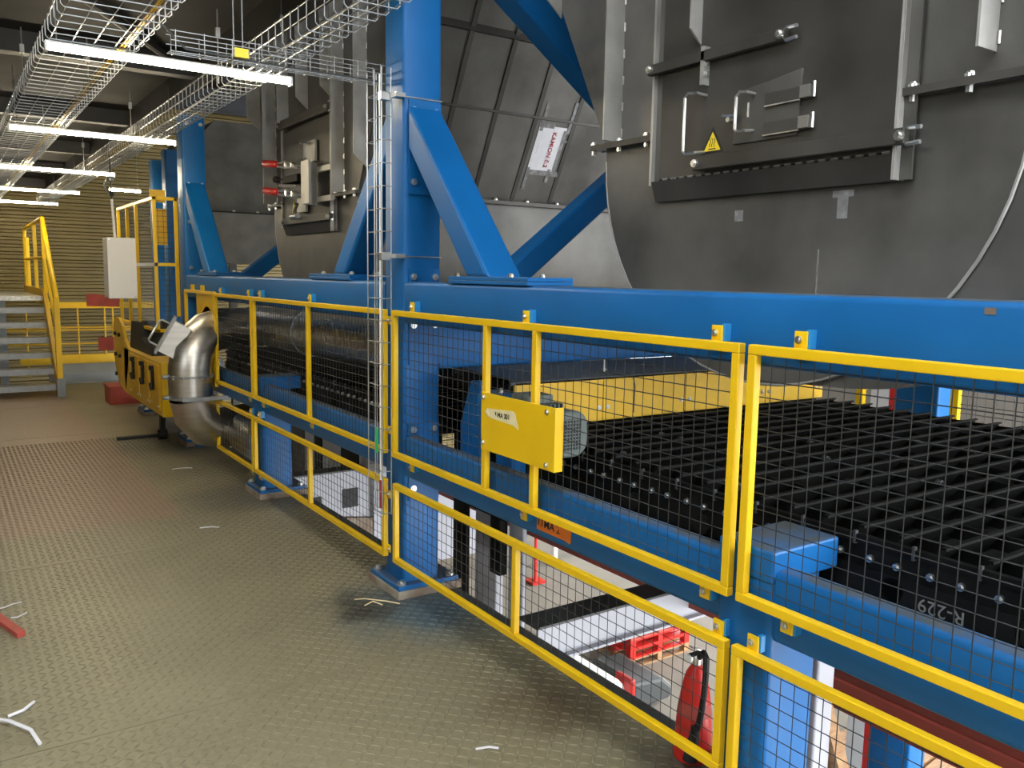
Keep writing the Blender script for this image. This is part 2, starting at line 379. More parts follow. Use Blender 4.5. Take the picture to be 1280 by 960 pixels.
column(11.3, 11.51, 'blue column behind the guard cage, left one of the two farthest', 3.0, x0=2.26, x1=2.47)

def leg(y0, y1, label):
    t = thing('short_column', (2.0, (y0+y1)/2, 0), label, 'support', 'blue short legs under the lower beam')
    part('shaft', MB().rbox('Z', 0.07, 0.80, 1.89, 2.115, y0, y1, 0.022), 'blue', t, True)
    part('cap_block', MB().box(1.888, 2.19, y0, y1, 0.80, 0.895), 'blue', t, bevel=0.008)
    base_plate(t, y0, y1)
leg(1.46, 1.66, 'short blue leg beside the red extinguisher, under the lower beam')
leg(6.00, 6.21, 'short blue leg seen through the lower guard mesh behind the near column')
def upper_beam(y0, y1, label):
    t = thing('upper_beam', (2.0, (y0+y1)/2, 1.42), label, 'beam', 'blue upper beams')
    part('tube', MB().rbox('Y', y0, y1, XA, XB, 1.41, 1.615), 'blue', t, True)
    return t
ub = upper_beam(-1.5, 3.748, 'long blue upper beam running right from the near column')
upper_beam(3.97, 8.20, 'blue upper beam between the near and far columns')
part('paint_chip', MB().box(1.8985, 1.90, 0.925, 0.95, 1.585, 1.60), 'rust_chip', ub)
def lower_beam(y0, y1, label, name='lower_beam'):
    t = thing(name, (2.0, (y0+y1)/2, 0.63), label, 'beam', 'blue lower beams')
    part('tube', MB().rbox('Y', y0, y1, XA+0.004, 1.985, 0.63, 0.84), 'blue', t, True); return t
lower_beam(-1.5, 1.46, 'blue lower beam at the right edge of the picture')
lower_beam(1.66, 3.748, 'blue lower beam with an orange paper note')
lower_beam(3.97, 6.0, 'blue lower beam left of the near column')
lower_beam(6.21, 8.20, 'blue lower beam behind the steel elbow duct')

def knee(y0, s, label):
    """brace from column face y0 running down along s (-1 toward the camera)"""
    t = thing('knee_brace', (2.0, y0+s*0.6, 1.62), label, 'brace', 'blue knee braces')
    P = [(y0+s*0.004, 2.46), (y0+s*0.74, 1.645), (y0+s*0.56, 1.645), (y0+s*0.004, 2.26)]
    a, b = 1.915, 2.095
    part('tube', MB().prism([(a, y, z) for y, z in P], (b-a, 0, 0)), 'blue', t, bevel=0.014)
    ya, yb = sorted((y0+s*0.44, y0+s*1.06)); yc = y0+s*0.72; 
    part('foot_plate', MB().box(1.895, 2.12, ya, yb, 1.631, 1.647), 'blue', t, bevel=0.002)
    part('foot_plate', MB().box(1.895, 2.12, ya, yb, 1.615, 1.630), 'blue_bright' if False else 'blue', t, bevel=0.002)
    for by in (y0+s*0.48, y0+s*0.90):
        for bx in (1.925, 2.085): bolt(t, (bx, by, 1.647), 'Z', 0.010, 0.010)
    return t
knee(3.748, -1, 'blue knee brace sloping down right from the near column')
knee(3.97, 1, 'blue knee brace sloping down left from the near column')
knee(8.20, -1, 'blue knee brace sloping down right from the far column')

def cross_brace(pts, y0, y1, label, bev=0.012):
    t = thing('cross_brace', (pts[0][0], (y0+y1)/2, pts[0][1]), label, 'brace', 'blue cross braces behind the columns')
    part('tube', MB().prism([(x, y0, z) for x, z in pts], (0, y1-y0, 0)), 'blue', t, bevel=bev); return t
cross_brace([(2.30, 1.50), (4.2, 2.96), (4.2, 2.80), (2.50, 1.49), (2.32, 1.36)], 3.79, 3.93, 'blue brace rising behind the near knee brace to the hopper')
cross_brace([(2.11, 3.38), (3.9, 2.16), (3.9, 2.40), (2.11, 3.63)], 3.79, 3.95, 'blue brace descending at the top beside the near column')
cross_brace([(2.13, 1.40), (4.2, 2.98), (4.2, 2.80), (2.45, 1.47)], 8.24, 8.38, 'blue brace rising behind the far knee brace')
t = thing('cross_beam', (3.0, 3.865, 1.17), 'dark blue cross beam behind the upper mesh guard of the motor', 'beam')
part('tube', MB().rbox('X', 2.11, 4.2, 3.765, 3.965, 1.17, 1.42), 'blue', t, True)

# ================================================================== HOPPERS
ZF = 2.225                                            # split flange height
def hopper(yc, label, near=True):
    t = thing('hopper', (3.6, yc, 1.27), label, 'hopper', 'grey steel hoppers above the roller table')
    r = 0.895; zc = 2.165; X0 = 2.50; XE = 4.85 if near else 5.7; fl = 0.53; ZT = 4.7
    def half(z): return r+fl*max(0, z-ZF)
    pa = [(yc+r*math.cos(math.radians(a)), zc+r*math.sin(math.radians(a))) for a in range(0, -181, -6)]
    # face plate: round below, flared above
    prof = [(yc+r, ZF)]+pa+[(yc-r, ZF)]
    part('face_plate', MB().prism([(X0, y, z) for y, z in prof], (0.012, 0, 0)), 'sheet', t)
    part('upper_face_plate', MB().prism([(X0, yc-half(ZF), ZF), (X0, yc-half(ZT), ZT), (X0, yc+half(ZT), ZT), (X0, yc+half(ZF), ZF)], (0.010, 0, 0)), 'sheet', t)
    # rounded body behind the face plate
    vs = []; fs = []; pb = []
    for k in range(0, 37):
        a = PI*k/36; cy = math.cos(a); sy_ = math.sin(a); ex_ = 2/2.0 if cy > 0 else 2/3.6
        pb.append((yc+(0.875 if cy > 0 or not near else 1.02)*math.copysign(abs(cy)**ex_, cy), zc-(0.865+0.012*(1-max(0, cy)))*abs(sy_)**ex_))
    pb = [(yc+0.875, ZF)]+pb+[(yc-(1.02 if near else 0.875), ZF)]
    for x in (X0+0.012, XE): vs += [(x, y, z) for y, z in pb]
    n = len(pb)
    for i in range(n-1): fs.append((i, i+1, i+1+n, i+n))
    fs.append(tuple(range(n, 2*n))); fs.append(tuple(range(n-1, -1, -1)))
    part('trough', MB().add(vs, fs), 'sheet', t, True)
    # rim edge bead
    part('rim_bead', MB().tube([(X0+0.004, y, z) for y, z in pa], 0.006, 6), 'sheet_pale_lit', t, True)
    # flared side walls, sheet by sheet with ribs
    for s in (-1, 1):
        rows = [(ZF, 2.845), (2.845, 3.32), (3.32, 4.0), (4.0, ZT)]
        cols = [X0+0.012, 3.09, 3.45, 3.81, 4.18, XE]
        for (za, zb) in rows:
            for i in range(5):
                xa, xb = cols[i], cols[i+1]; g = 0.004
                q = [(xa+g, yc+s*half(za+g), za+g), (xb-g, yc+s*half(za+g), za+g), (xb-g, yc+s*half(zb-g), zb-g), (xa+g, yc+s*half(zb-g), zb-g)]
                part('side_sheet', MB().prism(q, (0, -s*0.012, 0)), 'sheet', t)
        part('side_liner', MB().prism([(X0+0.012, yc+s*(half(ZF)-0.02), ZF), (XE, yc+s*(half(ZF)-0.02), ZF), (XE, yc+s*(half(ZT)-0.02), ZT), (X0+0.012, yc+s*(half(ZT)-0.02), ZT)], (0, -s*0.01, 0)), 'sheet_dark', t)
        for x in cols[1:5]:
            part('rib', MB().prism([(x-0.018, yc+s*(half(ZF)), ZF+0.03), (x-0.018, yc+s*(half(ZF)+0.022), ZF+0.03), (x-0.018, yc+s*(half(ZT)+0.022), ZT), (x-0.018, yc+s*half(ZT), ZT)], (0.036, 0, 0)), 'sheet_dark', t)
        for z in (2.845, 3.32, 4.0):
            wdt = 0.05 if z == 3.32 else 0.018
            part('rib', MB().box(X0+0.012, XE, *sorted((yc+s*half(z-wdt), yc+s*(half(z)+0.012))), z-wdt/2, z+wdt/2), 'sheet_dark', t)
        # flange along the sides
        part('flange', MB().box(X0+0.012, XE, *sorted((yc+s*(r-0.04), yc+s*(r+0.05))), ZF-0.014, ZF+0.014), 'sheet_dark', t)
        for k in range(7): bolt(t, (2.75+k*0.30, yc+s*(r+0.028), ZF+0.014), 'Z', 0.012, 0.012)
    # front flange, interrupted by the door
    dl, dr = yc+0.55, yc-0.52
    for (ya, yb) in ((dl, yc+r+0.06), (yc-r-0.06, dr)):
        part('flange', MB().box(X0-0.045, X0, ya, yb, ZF-0.012, ZF+0.012), 'sheet_dark', t)
        k = ya+0.06
        while k < yb:
            bolt(t, (X0-0.026, k, ZF+0.012), 'Z', 0.011, 0.010)
            piece('nut', 'nut', lambda mb: mb.tube([(0,0,0), (0,0,-0.018)], 0.011, 6), 'zinc', t, (X0-0.026, k, ZF-0.012)); k += 0.17
    # fins standing off the face
    for (dy, zb, dep) in (((1.25, 2.86, 0.11), (0.80, ZF+0.015, 0.10), (0.31, 2.50, 0.10), (-0.53, 1.965, 0.06), (-0.78, 2.30, 0.10), (-1.2, 2.86, 0.10)) if near else ((1.25, 2.93, 0.12), (0.82, ZF+0.015, 0.12), (0.50, 2.88, 0.10), (0.05, 2.93, 0.10), (-0.46, 2.93, 0.10), (-0.66, ZF+0.015, 0.10), (-1.06, 2.38, 0.10))):
        y = yc+dy; ch = 0.09 if zb > 2.31 and dy != 0.50 else 0.0
        pts = [(X0, y, zb), (X0, y, ZT), (X0-dep, y, ZT), (X0-dep, y, zb+ch)]
        part('fin', MB().prism(pts, (0, 0.008, 0)), 'sheet_pale_lit', t)
        if zb < 2.4:
            wb_ = piece('weld_bead', ('weld', round(4.6-zb, 2)), lambda mb, L=4.6-zb: [mb.tube([(0, 0, i*0.11), (0, 0, i*0.11+0.035)], 0.004, 5) for i in range(int(L/0.11))] and mb, 'weld', t, (X0-0.004, y-0.006, zb+0.02)); wb_['kind'] = 'stuff'
    # door frame and door
    part('door_frame', MB().prism([(X0-0.05, dl, 2.03), (X0-0.05, dl, ZT), (X0, dl, ZT), (X0, dl, 2.03)], (0, 0.012, 0)), 'sheet_pale_lit', t)
    part('door_frame', MB().box(X0-0.03, X0, dl-0.03, dl, 2.03, ZT), 'sheet', t)
    dz0 = 1.965; dz1 = ZT if near else 2.80
    door = part('door', MB().box(X0-0.040, X0, dr+0.01, dl-0.035, 2.05, dz1), 'sheet_dark', t, bevel=0.003)
    for i in range(22): piece('weld_bead', 'door_weld', lambda mb: mb.tube([(0, 0, 0), (0, 0.026, 0)], 0.0042, 5), 'weld', door, (X0-0.044, dr+0.015+i*0.046, 2.050), True)
    part('sill', MB().prism([(X0-0.002, dr, 2.045), (X0-0.05, dr, 2.045), (X0-0.02, dr, 1.965), (X0, dr, 1.965)], (0, dl-dr, 0)), 'sheet_dark', t)
    part('frame_strip', MB().box(X0-0.055, X0-0.002, dr-0.012, dr, 1.965, ZT), 'sheet_pale_lit', t)
    part('frame_strip', MB().box(X0-0.03, X0-0.02, dr-0.05, dr-0.012, 1.965, ZT), 'sheet', t)
    # clamping bars with end hinges
    bars = ((2.066, 2.115, dr-0.045, dl-0.25), (2.465, 2.505, yc-0.10, dl+0.02)) if near else ((2.045, 2.10, dr-0.03, dl-0.05), (2.83, 2.90, dr, dl+0.03))
    for (za, zb, ya, yb) in bars:
        bb = part('clamp_bar', MB().box(X0-0.075, X0-0.045, ya, yb, za, zb), 'sheet_dark', t, bevel=0.003)
        for zz in (za, zb): part('hinge_ear', MB().tube([(X0-0.06, ya, zz), (X0-0.07, ya-0.05, zz+(zb-zz)*0.1-0.004)], 0.007, 6), 'zinc', bb, True)
        for yy in (ya+0.012, yb-0.02): bolt(t, (X0-0.075, yy, (za+zb)/2), '-X', 0.010, 0.012)
    part('weld_tick', MB().box(X0-0.004, X0, yc-0.078, yc-0.070, 2.63, 2.69), 'weld', t)
    for k in range(3):
        zz = 2.09+0.0
    if near:
        part('bracket', MB().box(X0-0.075, X0-0.04, yc+0.262, yc+0.278, 2.38, 2.52), 'sheet_pale_lit', t)
        for zz in (2.42, 2.46): bolt(t, (X0-0.06, yc+0.262, zz), '-Y', 0.007, 0.008)
        def handle(ya, yb, za, zb, nm='handle'):
            x1, x0 = X0-0.04, X0-0.085
            h = part(nm, MB().tube([(x1, ya, zb-0.005), (x0, ya+0.01, zb), (x0, yb-0.015, zb+0.005), (x0, yb, zb-0.01), (x0, yb, za+0.012), (x0, yb-0.012, za), (x0, ya+0.01, za), (x1, ya, za+0.005)], 0.0055, 8), 'zinc', t, True)
        handle(yc+0.27, yc+0.34, 2.13, 2.35); handle(yc+0.03, yc+0.085, 2.18, 2.315)
        hatch = part('hatch', MB().prism([(X0-0.048, yc-0.155, 2.145), (X0-0.048, yc-0.165, 2.365), (X0-0.048, yc-0.02, 2.345), (X0-0.048, yc+0.115, 2.33), (X0-0.048, yc+0.125, 2.145)], (0.01, 0, 0)), 'sheet', t, bevel=0.002)
        for zz in (2.29, 2.19):
            part('strap_plate', MB().box(X0-0.058, X0-0.048, yc-0.17, yc-0.02, zz-0.03, zz+0.012), 'sheet_dark', hatch)
            part('hinge', MB().box(X0-0.07, X0-0.045, yc-0.215, yc-0.175, zz-0.028, zz+0.012).cyl((X0-0.06, yc-0.225, zz-0.03), (X0-0.06, yc-0.225, zz+0.02), 0.006, 6), 'zinc', hatch)
            part('weld_seam', MB().box(X0-0.060, X0-0.056, yc-0.17, yc-0.02, zz-0.033, zz-0.029), 'weld', hatch)
        part('latch_rod', MB().cyl((X0-0.07, yc+0.10, 2.245), (X0-0.07, yc+0.16, 2.25), 0.005, 6).cyl((X0-0.07, yc+0.135, 2.235), (X0-0.05, yc+0.135, 2.235), 0.01, 8), 'zinc', hatch)
        part('weld_tick', MB().box(X0-0.052, X0-0.047, yc+0.055, yc+0.061, 2.235, 2.285), 'weld', hatch)
        for (ya, za, yb2, zb2, nm) in ((yc-0.36, 1.93, yc-0.28, 1.952, 'chalk_mark'), (yc-0.34, 1.86, yc-0.30, 1.93, 'chalk_mark'), (yc+0.1, 1.87, yc+0.14, 1.91, 'chalk_mark')):
            part(nm, MB().box(X0-0.0008, X0, ya, yb2, za, zb2), 'tape', t)
        part('weld_tick', MB().box(X0-0.003, X0, yc-0.24, yc-0.236, 1.60, 1.76), 'weld', t)
    return t
h1 = hopper(2.06, 'big grey steel hopper with hatch and warning sign on the right')
h2 = hopper(6.56, 'grey steel hopper with red-handled clamps between the two columns', near=False)

# hot surface sign on the near hopper door
s = thing('warning_sign', (2.455, 2.29, 2.13), 'yellow triangular hot surface warning sign on the right hopper door', 'sign')
part('border', MB().prism([(2.4585, 2.345, 2.128), (2.4585, 2.235, 2.128), (2.4585, 2.290, 2.222)], (0.0015, 0, 0)), 'black', s)
part('panel', MB().prism([(2.4575, 2.331, 2.136), (2.4575, 2.249, 2.136), (2.4575, 2.290, 2.206)], (0.001, 0, 0)), 'sign_yellow', s)
sy = MB()
for k in (-0.011, 0, 0.011):
    sy.tube([(2.4570, 2.290-k+0.0035*math.sin(i*1.3), 2.150+i*0.0055) for i in range(7)], 0.0016, 4)
sy.box(2.4565, 2.4575, 2.272, 2.308, 2.1405, 2.1445)
part('symbol', sy, 'black', s)

# far hopper: toggle clamps, bracket, small sign
def toggle(z, label):
    t = thing('toggle_clamp', (2.38, 6.75, z), label, 'clamp', 'red handled toggle clamps')
    part('grip', MB().tube([(2.30, 7.10, z+0.085), (2.30, 7.08, z+0.084), (2.315, 6.84, z+0.055), (2.316, 6.82, z+0.052)], 0.03, 10, rs=[0.018, 0.03, 0.03, 0.02]), 'red', t, True)
    part('link', MB().tube([(2.316, 6.83, z+0.06), (2.33, 6.68, z+0.065), (2.35, 6.45, z+0.01)], 0.010, 6).tube([(2.316, 6.83, z+0.04), (2.33, 6.70, z+0.02), (2.35, 6.45, z)], 0.010, 6), 'zinc', t, True)
    part('pivot', MB().cyl((2.32, 6.66, z+0.035), (2.36, 6.66, z+0.035), 0.022, 10).cyl((2.33, 6.55, z+0.025), (2.36, 6.55, z+0.025), 0.022, 10), 'zinc', t, True)
    part('rod', MB().cyl((2.35, 6.56, z+0.02), (2.35, 6.31, z), 0.009, 6), 'zinc', t, True)
toggle(2.46, 'upper red-handled toggle clamp on the far hopper door')
toggle(2.24, 'lower red-handled toggle clamp on the far hopper door')
t = thing('clamp_bracket', (2.42, 6.2, 2.18), 'pale steel bracket holding the red clamps on the far hopper', 'bracket')
part('plate', MB().box(2.33, 2.345, 6.17, 6.33, 2.17, 2.49), 'sheet_pale_lit', t); part('plate', MB().box(2.345, 2.45, 6.31, 6.325, 2.17, 2.49), 'sheet_pale_lit', t)
part('arm', MB().box(2.40, 2.43, 5.92, 6.18, 2.40, 2.44), 'sheet_pale_lit', t); part('arm', MB().box(2.40, 2.43, 5.92, 6.18, 2.18, 2.22), 'sheet_pale_lit', t)
t = thing('door_latch', (2.40, 6.8, 2.38), 'dark round-knob latch between the red clamps on the far hopper', 'latch')
part('block', MB().box(2.36, 2.45, 6.50, 6.82, 2.36, 2.42), 'black_steel', t, bevel=0.006); part('bar', MB().cyl((2.34, 6.85, 2.35), (2.34, 6.5, 2.32), 0.012, 8), 'zinc', t, True); part('knob', MB().lathe([(0.0, -0.03), (0.03, -0.02), (0.035, 0), (0.03, 0.02), (0, 0.03)], (2.36, 6.98, 2.41), 10), 'black', t, True); part('stem', MB().cyl((2.36, 6.97, 2.41), (2.38, 6.8, 2.40), 0.01, 6), 'black', t)
solo('warning_sign', MB().prism([(2.455, 6.90, 2.11), (2.455, 6.78, 2.11), (2.455, 6.84, 2.23)], (0.002, 0, 0)), 'sign_yellow', (2.456, 6.84, 2.11), 'small yellow triangle sign below the red clamps on far hopper', 'sign')
t = thing('door_hook', (2.42, 6.65, 2.15), 'small pale lever catch below the red clamps on far hopper', 'latch')
part('plate', MB().box(2.43, 2.445, 6.50, 6.70, 2.13, 2.24), 'sheet_pale_lit', t); part('lever', MB().tube([(2.40, 6.68, 2.12), (2.39, 6.64, 2.15), (2.39, 6.58, 2.19)], 0.014, 8), 'zinc', t, True); part('roller', MB().cyl((2.40, 6.60, 2.10), (2.40, 6.74, 2.10), 0.022, 10), 'zinc', t, True)
t = thing('door_catch', (2.42, 6.4, 2.58), 'small bent rod catch above the red clamps on far hopper', 'latch')
part('rod', MB().tube([(2.40, 6.52, 2.66), (2.38, 6.40, 2.63), (2.38, 6.38, 2.52), (2.38, 6.30, 2.50)], 0.012, 6), 'zinc', t, True); part('plate', MB().box(2.43, 2.45, 6.3, 6.5, 2.5, 2.66), 'sheet_pale_lit', t)

# far end chute beyond the second column
t = thing('end_chute', (3.2, 10.6, 1.5), 'grey chamfered steel chute between far column and far hopper', 'chute')
part('front_sheet', MB().prism([(2.58, 10.2, 2.35), (2.58, 10.2, 3.20), (2.74, 10.2, 3.38), (3.5, 10.2, 3.38), (3.7, 10.2, 2.35)], (0, 0.01, 0)), 'sheet_mid_lit', t)
part('shell', MB().prism([(2.58, 10.22, 2.35), (2.58, 10.22, 3.20), (2.74, 10.22, 3.38), (3.5, 10.22, 3.38), (3.7, 10.22, 2.35)], (0, 2.0, 0)), 'sheet_dark', t)
part('lower_sheet', MB().prism([(2.58, 10.2, 2.335), (3.7, 10.2, 2.335), (3.7, 10.5, 1.75), (2.7, 10.5, 1.75)], (0, 0.01, 0)), 'sheet_mid_lit', t)
part('flange', MB().box(2.55, 3.72, 10.17, 10.21, 2.335, 2.35), 'sheet_dark', t)
for k in range(4): bolt(t, (2.65+k*0.28, 10.19, 2.35), 'Z', 0.013, 0.012)
for (xx, yy) in ((2.8, 11.0), (3.4, 11.0), (2.8, 12.1), (3.4, 12.1)): part('leg', MB().box(xx, xx+0.1, yy, yy+0.1, -4.0, 2.36), 'sheet_dark', t)

# taped paper on the far hopper side wall (flared plane)
def side_pt(x, z, off=0.0): return (x, 6.56-0.895-0.53*(z-ZF)-off, z)
pt = thing('paper_sign', side_pt(3.99, 2.46), 'white paper taped to the grey side wall, lettered in red', 'sign')
def side_quad(x0, x1, z0, z1, o0, o1):
    a = [side_pt(x0, z0, o0), side_pt(x1, z0, o0), side_pt(x1, z1, o0), side_pt(x0, z1, o0)]
    return MB().prism(a, (0, o0-o1, 0))
part('sheet', side_quad(3.864, 4.125, 2.465, 2.80, 0.004, 0.006), 'paper', pt)
for q in ((3.87, 3.90, 2.76, 2.95), (4.13, 4.16, 2.76, 2.98), (3.86, 3.89, 2.34, 2.50), (4.06, 4.09, 2.40, 2.50), (3.87, 4.17, 2.45, 2.485), (3.855, 4.0, 2.785, 2.82), (4.10, 4.135, 2.48, 2.78), (4.12, 4.20, 2.70, 2.715)):
    part('tape_strip', side_quad(*q, 0.0065, 0.0075), 'tape', pt)
dn = Vector(side_pt(0, 2.5))-Vector(side_pt(0, 2.75))
lettering('KAMION č.2', 0.052, 'ink_red', pt, side_pt(4.02, 2.635, 0.010), dn, (1, 0, 0), bold=0.001)
lettering('– – — – –', 0.02, 'ink', pt, side_pt(3.90, 2.64, 0.010), dn, (1, 0, 0))

# ================================================================== ROLLER TABLE
def table(y0, y1, label, pitch, far=False):
    t = thing('roller_table', (3.4, (y0+y1)/2, 0.5), label, 'conveyor', 'black roller tables')
    XN, XF, ZT = 2.25, 4.62, 0.925
    part('side_plate', MB().box(XN-0.012, XN, y0, y1, 0.52, ZT-0.02), 'black_steel', t)
    part('side_plate', MB().box(XF, XF+0.012, y0, y1, 0.52, ZT-0.02), 'black_steel', t)
    part('side_rail', MB().box(XN-0.03, XN-0.012, y0, y1, 0.70, 0.73).box(XN-0.022, XN-0.012, y0, y1, ZT-0.045, ZT-0.02), 'black_steel', t)
    part('bed', MB().box(XN, XF, y0, y1+0.06, 0.78, 0.80), 'black', t)
    y = y0+0.03; i = 0
    def bar(mb): return mb.prism([(0, -0.004, 0), (0, 0.006, 0.003), (0, 0.075, -0.085), (0, 0.063, -0.09)], (XF-XN, 0, 0)).box(0, XF-XN, -0.010, 0.004, -0.005, 0.003)
    while y < y1:
        piece('grate_bar', 'grate_bar', bar, 'black_steel', t, (XN, y, ZT), False); y += pitch; i += 1
    k = XN+0.12
    while k < XF:
        piece('grate_rib', ('rib', y1-y0), lambda mb: mb.box(-0.005, 0.005, 0, y1-y0-0.02, -0.07, -0.022), 'black_steel', t, (k, y0+0.01, ZT)); k += 0.235
    if not far:
        random.seed(3)
        for k in range(26):
            x = XN+0.12+0.235*random.randrange(10); yy = y0+0.03+pitch*random.randrange(int((y1-y0)/pitch-1))
            bolt(t, (x+0.03, yy-0.006, ZT-0.03), '-Y', 0.011, 0.02, 'dark_grey')
    y = y0+0.05; i = 0
    while y < y1-0.02:
        bolt(t, (XN-0.012, y, 0.84), '-X', 0.0075, 0.010); y += (0.085 if i % 2 == 0 else 0.10); i += 1
        if i % 2 == 0:
            piece('stud', 'stud', lambda mb: mb.box(-0.016, -0.003, -0.004, 0.004, -0.02, 0.02), 'dark_grey', t, (XN-0.010, y-0.05, 0.895))
        if i % 4 == 0:
            piece('bearing_cap', 'bearing_cap', lambda mb: mb.tube([(0, 0, 0), (-0.02, 0, 0)], 0.035, 14), 'rubber', t, (XN-0.012, y, 0.775), True)
    return t
tb = table(-0.6, 3.28, 'black grated roller table behind the right mesh guards', 0.125)
table(3.98, 8.15, 'black grated roller table behind the mesh guards left of the column', 0.125, True)
part('chalk_curve', MB().tube([(2.235, 1.30+0.02*math.sin(i*0.6), 0.80-0.02*i*0.5) for i in range(6)], 0.0015, 4), 'chalk', tb)
lettering('R-229', 0.055, 'chalk', tb, (2.2165, 1.155, 0.762), (0, 1, 0), (0, 0, -1))
lettering('R-28', 0.05, 'chalk', tb, (2.2165, 1.60, 0.80), (0, 1, 0), (0, 0, -1))
part('writing_plate', MB().box(2.218, 2.22, 0.95, 1.75, 0.735, 0.815), 'black_steel', tb)
# yellow skirt across the machine with a dusty rubber deck behind
t = thing('machine_skirt', (3.7, 3.32, 0.93), 'yellow sheet skirt crossing the machine above the rollers', 'panel')
for (xa, xb) in ((2.26, 2.82), (2.82, 3.42), (3.42, 4.10), (4.10, 4.66)):
    part('panel', MB().box(xa+0.003, xb-0.003, 3.30, 3.315, 0.915, 1.14), 'yellow_soft', t, bevel=0.002)
    bolt(t, (xb-0.03, 3.30, 0.985), '-Y', 0.008, 0.006); bolt(t, (xb+0.03 if xb < 4.5 else xb-0.08, 3.30, 0.985), '-Y', 0.008, 0.006)
part('rubber_deck', MB().prism([(2.24, 3.30, 1.145), (2.24, 3.74, 1.175), (2.24, 3.74, 1.16), (2.24, 3.30, 1.13)], (2.4, 0, 0)), 'dark_grey', t)
part('rubber_screen', MB().box(2.24, 2.26, 3.32, 3.75, 0.45, 1.16).box(2.24, 4.6, 3.735, 3.75, 0.45, 1.165), 'rubber', t)
part('seam_wire', MB().tube([(3.02, 3.298, 1.14), (3.035, 3.296, 1.08), (3.03, 3.296, 0.94)], 0.003, 5), 'dark_grey', t)
part('hanger', MB().cyl((2.92, 3.42, 1.14), (2.92, 3.42, 1.22), 0.008, 8).cyl((2.92, 3.42, 1.16), (2.92, 3.42, 1.17), 0.016, 8), 'galv', t)
part('rubber_screen', MB().box(2.24, 4.66, 3.345, 3.355, 0.70, 1.12), 'rubber', t)  # dark sheet added behind the skirt to stop light leaking under it
part('deck_lip', MB().box(4.66, 5.35, 3.0, 3.015, 1.0, 1.04), 'yellow_soft', t)

# drive: blue bracket, gearbox, grey motor
t = thing('drive_motor', (2.05, 2.95, 0.84), 'grey electric motor with fan grille behind the yellow cover plate', 'motor')
part('bracket', MB().prism([(2.13, 3.585, 0.70), (2.13, 3.585, 0.92), (2.13, 3.49, 1.14), (2.13, 3.40, 1.15), (2.13, 3.34, 0.70)], (0.03, 0, 0)), 'blue', t, bevel=0.003)
part('bracket', MB().box(2.08, 2.16, 3.05, 3.18, 0.70, 0.86), 'blue', t, bevel=0.003)
gb = part('gearbox', MB().rbox('Y', 3.02, 3.20, 1.99, 2.12, 0.97, 1.135, 0.03), 'blue', t, True)
bolt(t, (2.05, 3.1, 1.135), 'Z', 0.008, 0.012)
part('motor_body', MB().rbox('Y', 2.72, 3.03, 1.97, 2.15, 0.93, 1.11, 0.05, 5), 'grey_motor', t, True)
for k in range(7): part('cooling_fin', MB().box(2.0+k*0.02, 2.006+k*0.02, 2.74, 3.0, 1.105, 1.128), 'grey_motor', t)
part('terminal_box', MB().box(1.99, 2.12, 2.80, 2.93, 1.10, 1.16), 'grey_motor', t, bevel=0.008)
cowl = part('fan_cowl', MB().rbox('Y', 2.62, 2.73, 1.955, 2.165, 0.925, 1.115, 0.065, 6), 'grey_motor', t, True, bevel=0.012)
part('grille_backing', MB().box(1.99, 2.125, 2.618, 2.6195, 0.955, 1.085), 'black', cowl)
g = MB()
for k in range(10): g.box(1.99+k*0.0145, 1.9945+k*0.0145, 2.614, 2.618, 0.955, 1.085)
for k in range(10): g.box(1.99, 2.125, 2.614, 2.618, 0.955+k*0.0138, 0.959+k*0.0138)
part('grille', g, 'grey_motor', cowl, kind='stuff')

# ================================================================== MESH GUARDS
FX0, FX1 = 1.845, 1.872
def guard(y0, y1, z0, z1, posts, label, tabs=(), name='mesh_guard', group='yellow framed mesh guards along the machine', sidetabs=()):
    """y0 > y1 (far to near)"""
    t = thing(name, (1.86, (y0+y1)/2, z0), label, 'guard', group)
    a, b = y1, y0; s = 0.028
    part('bottom_rail', MB().box(FX0, FX1, a, b, z0, z0+s), 'yellow', t, bevel=0.003)
    part('top_rail', MB().box(FX0, FX1, a, b, z1-s, z1), 'yellow', t, bevel=0.003)
    for y in [a, b-s]+[p-s/2 for p in posts]:
        part('post', MB().box(FX0+0.0005, FX1-0.0005, y, y+s, z0+s, z1-s), 'yellow', t, bevel=0.003)
    wm = MB(); sp = 0.0455
    y = a+s+0.02
    while y < b-s: wm.wire((FX1+0.001, y, z0+0.01), (FX1+0.001, y, z1-0.01), 0.0016); y += sp
    z = z0+s+0.02
    while z < z1-s: wm.wire((FX1+0.004, a+0.01, z), (FX1+0.004, b-0.01, z), 0.0016); z += sp
    part('wire_mesh', wm, 'wire', t, kind='stuff')
    for (ty, tz) in tabs:
        upw = tz > (z0+z1)/2
        zz0, zz1 = (z1, z1+0.045) if upw else (z0-0.045, z0)
        tb_ = part('mounting_tab', MB().box(FX1-0.004, FX1+0.002, ty-0.02, ty+0.02, zz0-0.004 if upw else zz0, zz1 if upw else zz1+0.004), 'yellow', t, bevel=0.002)
        part('lug_block', MB().box(FX1+0.002, XA+0.002, ty-0.026, ty-0.014, zz0, zz1+0.004), 'blue_bright', tb_)
        bolt(t, (FX1-0.004, ty+0.004, (zz0+zz1)/2), '-X', 0.007, 0.006)
    for (ty, tz) in sidetabs:
        sg = -1 if ty < (a+b)/2 else 1
        part('mounting_tab', MB().box(FX1-0.006, FX1, *sorted((ty, ty+sg*0.03)), tz-0.02, tz+0.02), 'yellow', t, bevel=0.002)
        bolt(t, (FX1-0.006, ty+sg*0.017, tz), '-X', 0.006, 0.006)
    return t
ZU0, ZU1, ZL0, ZL1 = 0.735, 1.475, 0.185, 0.60
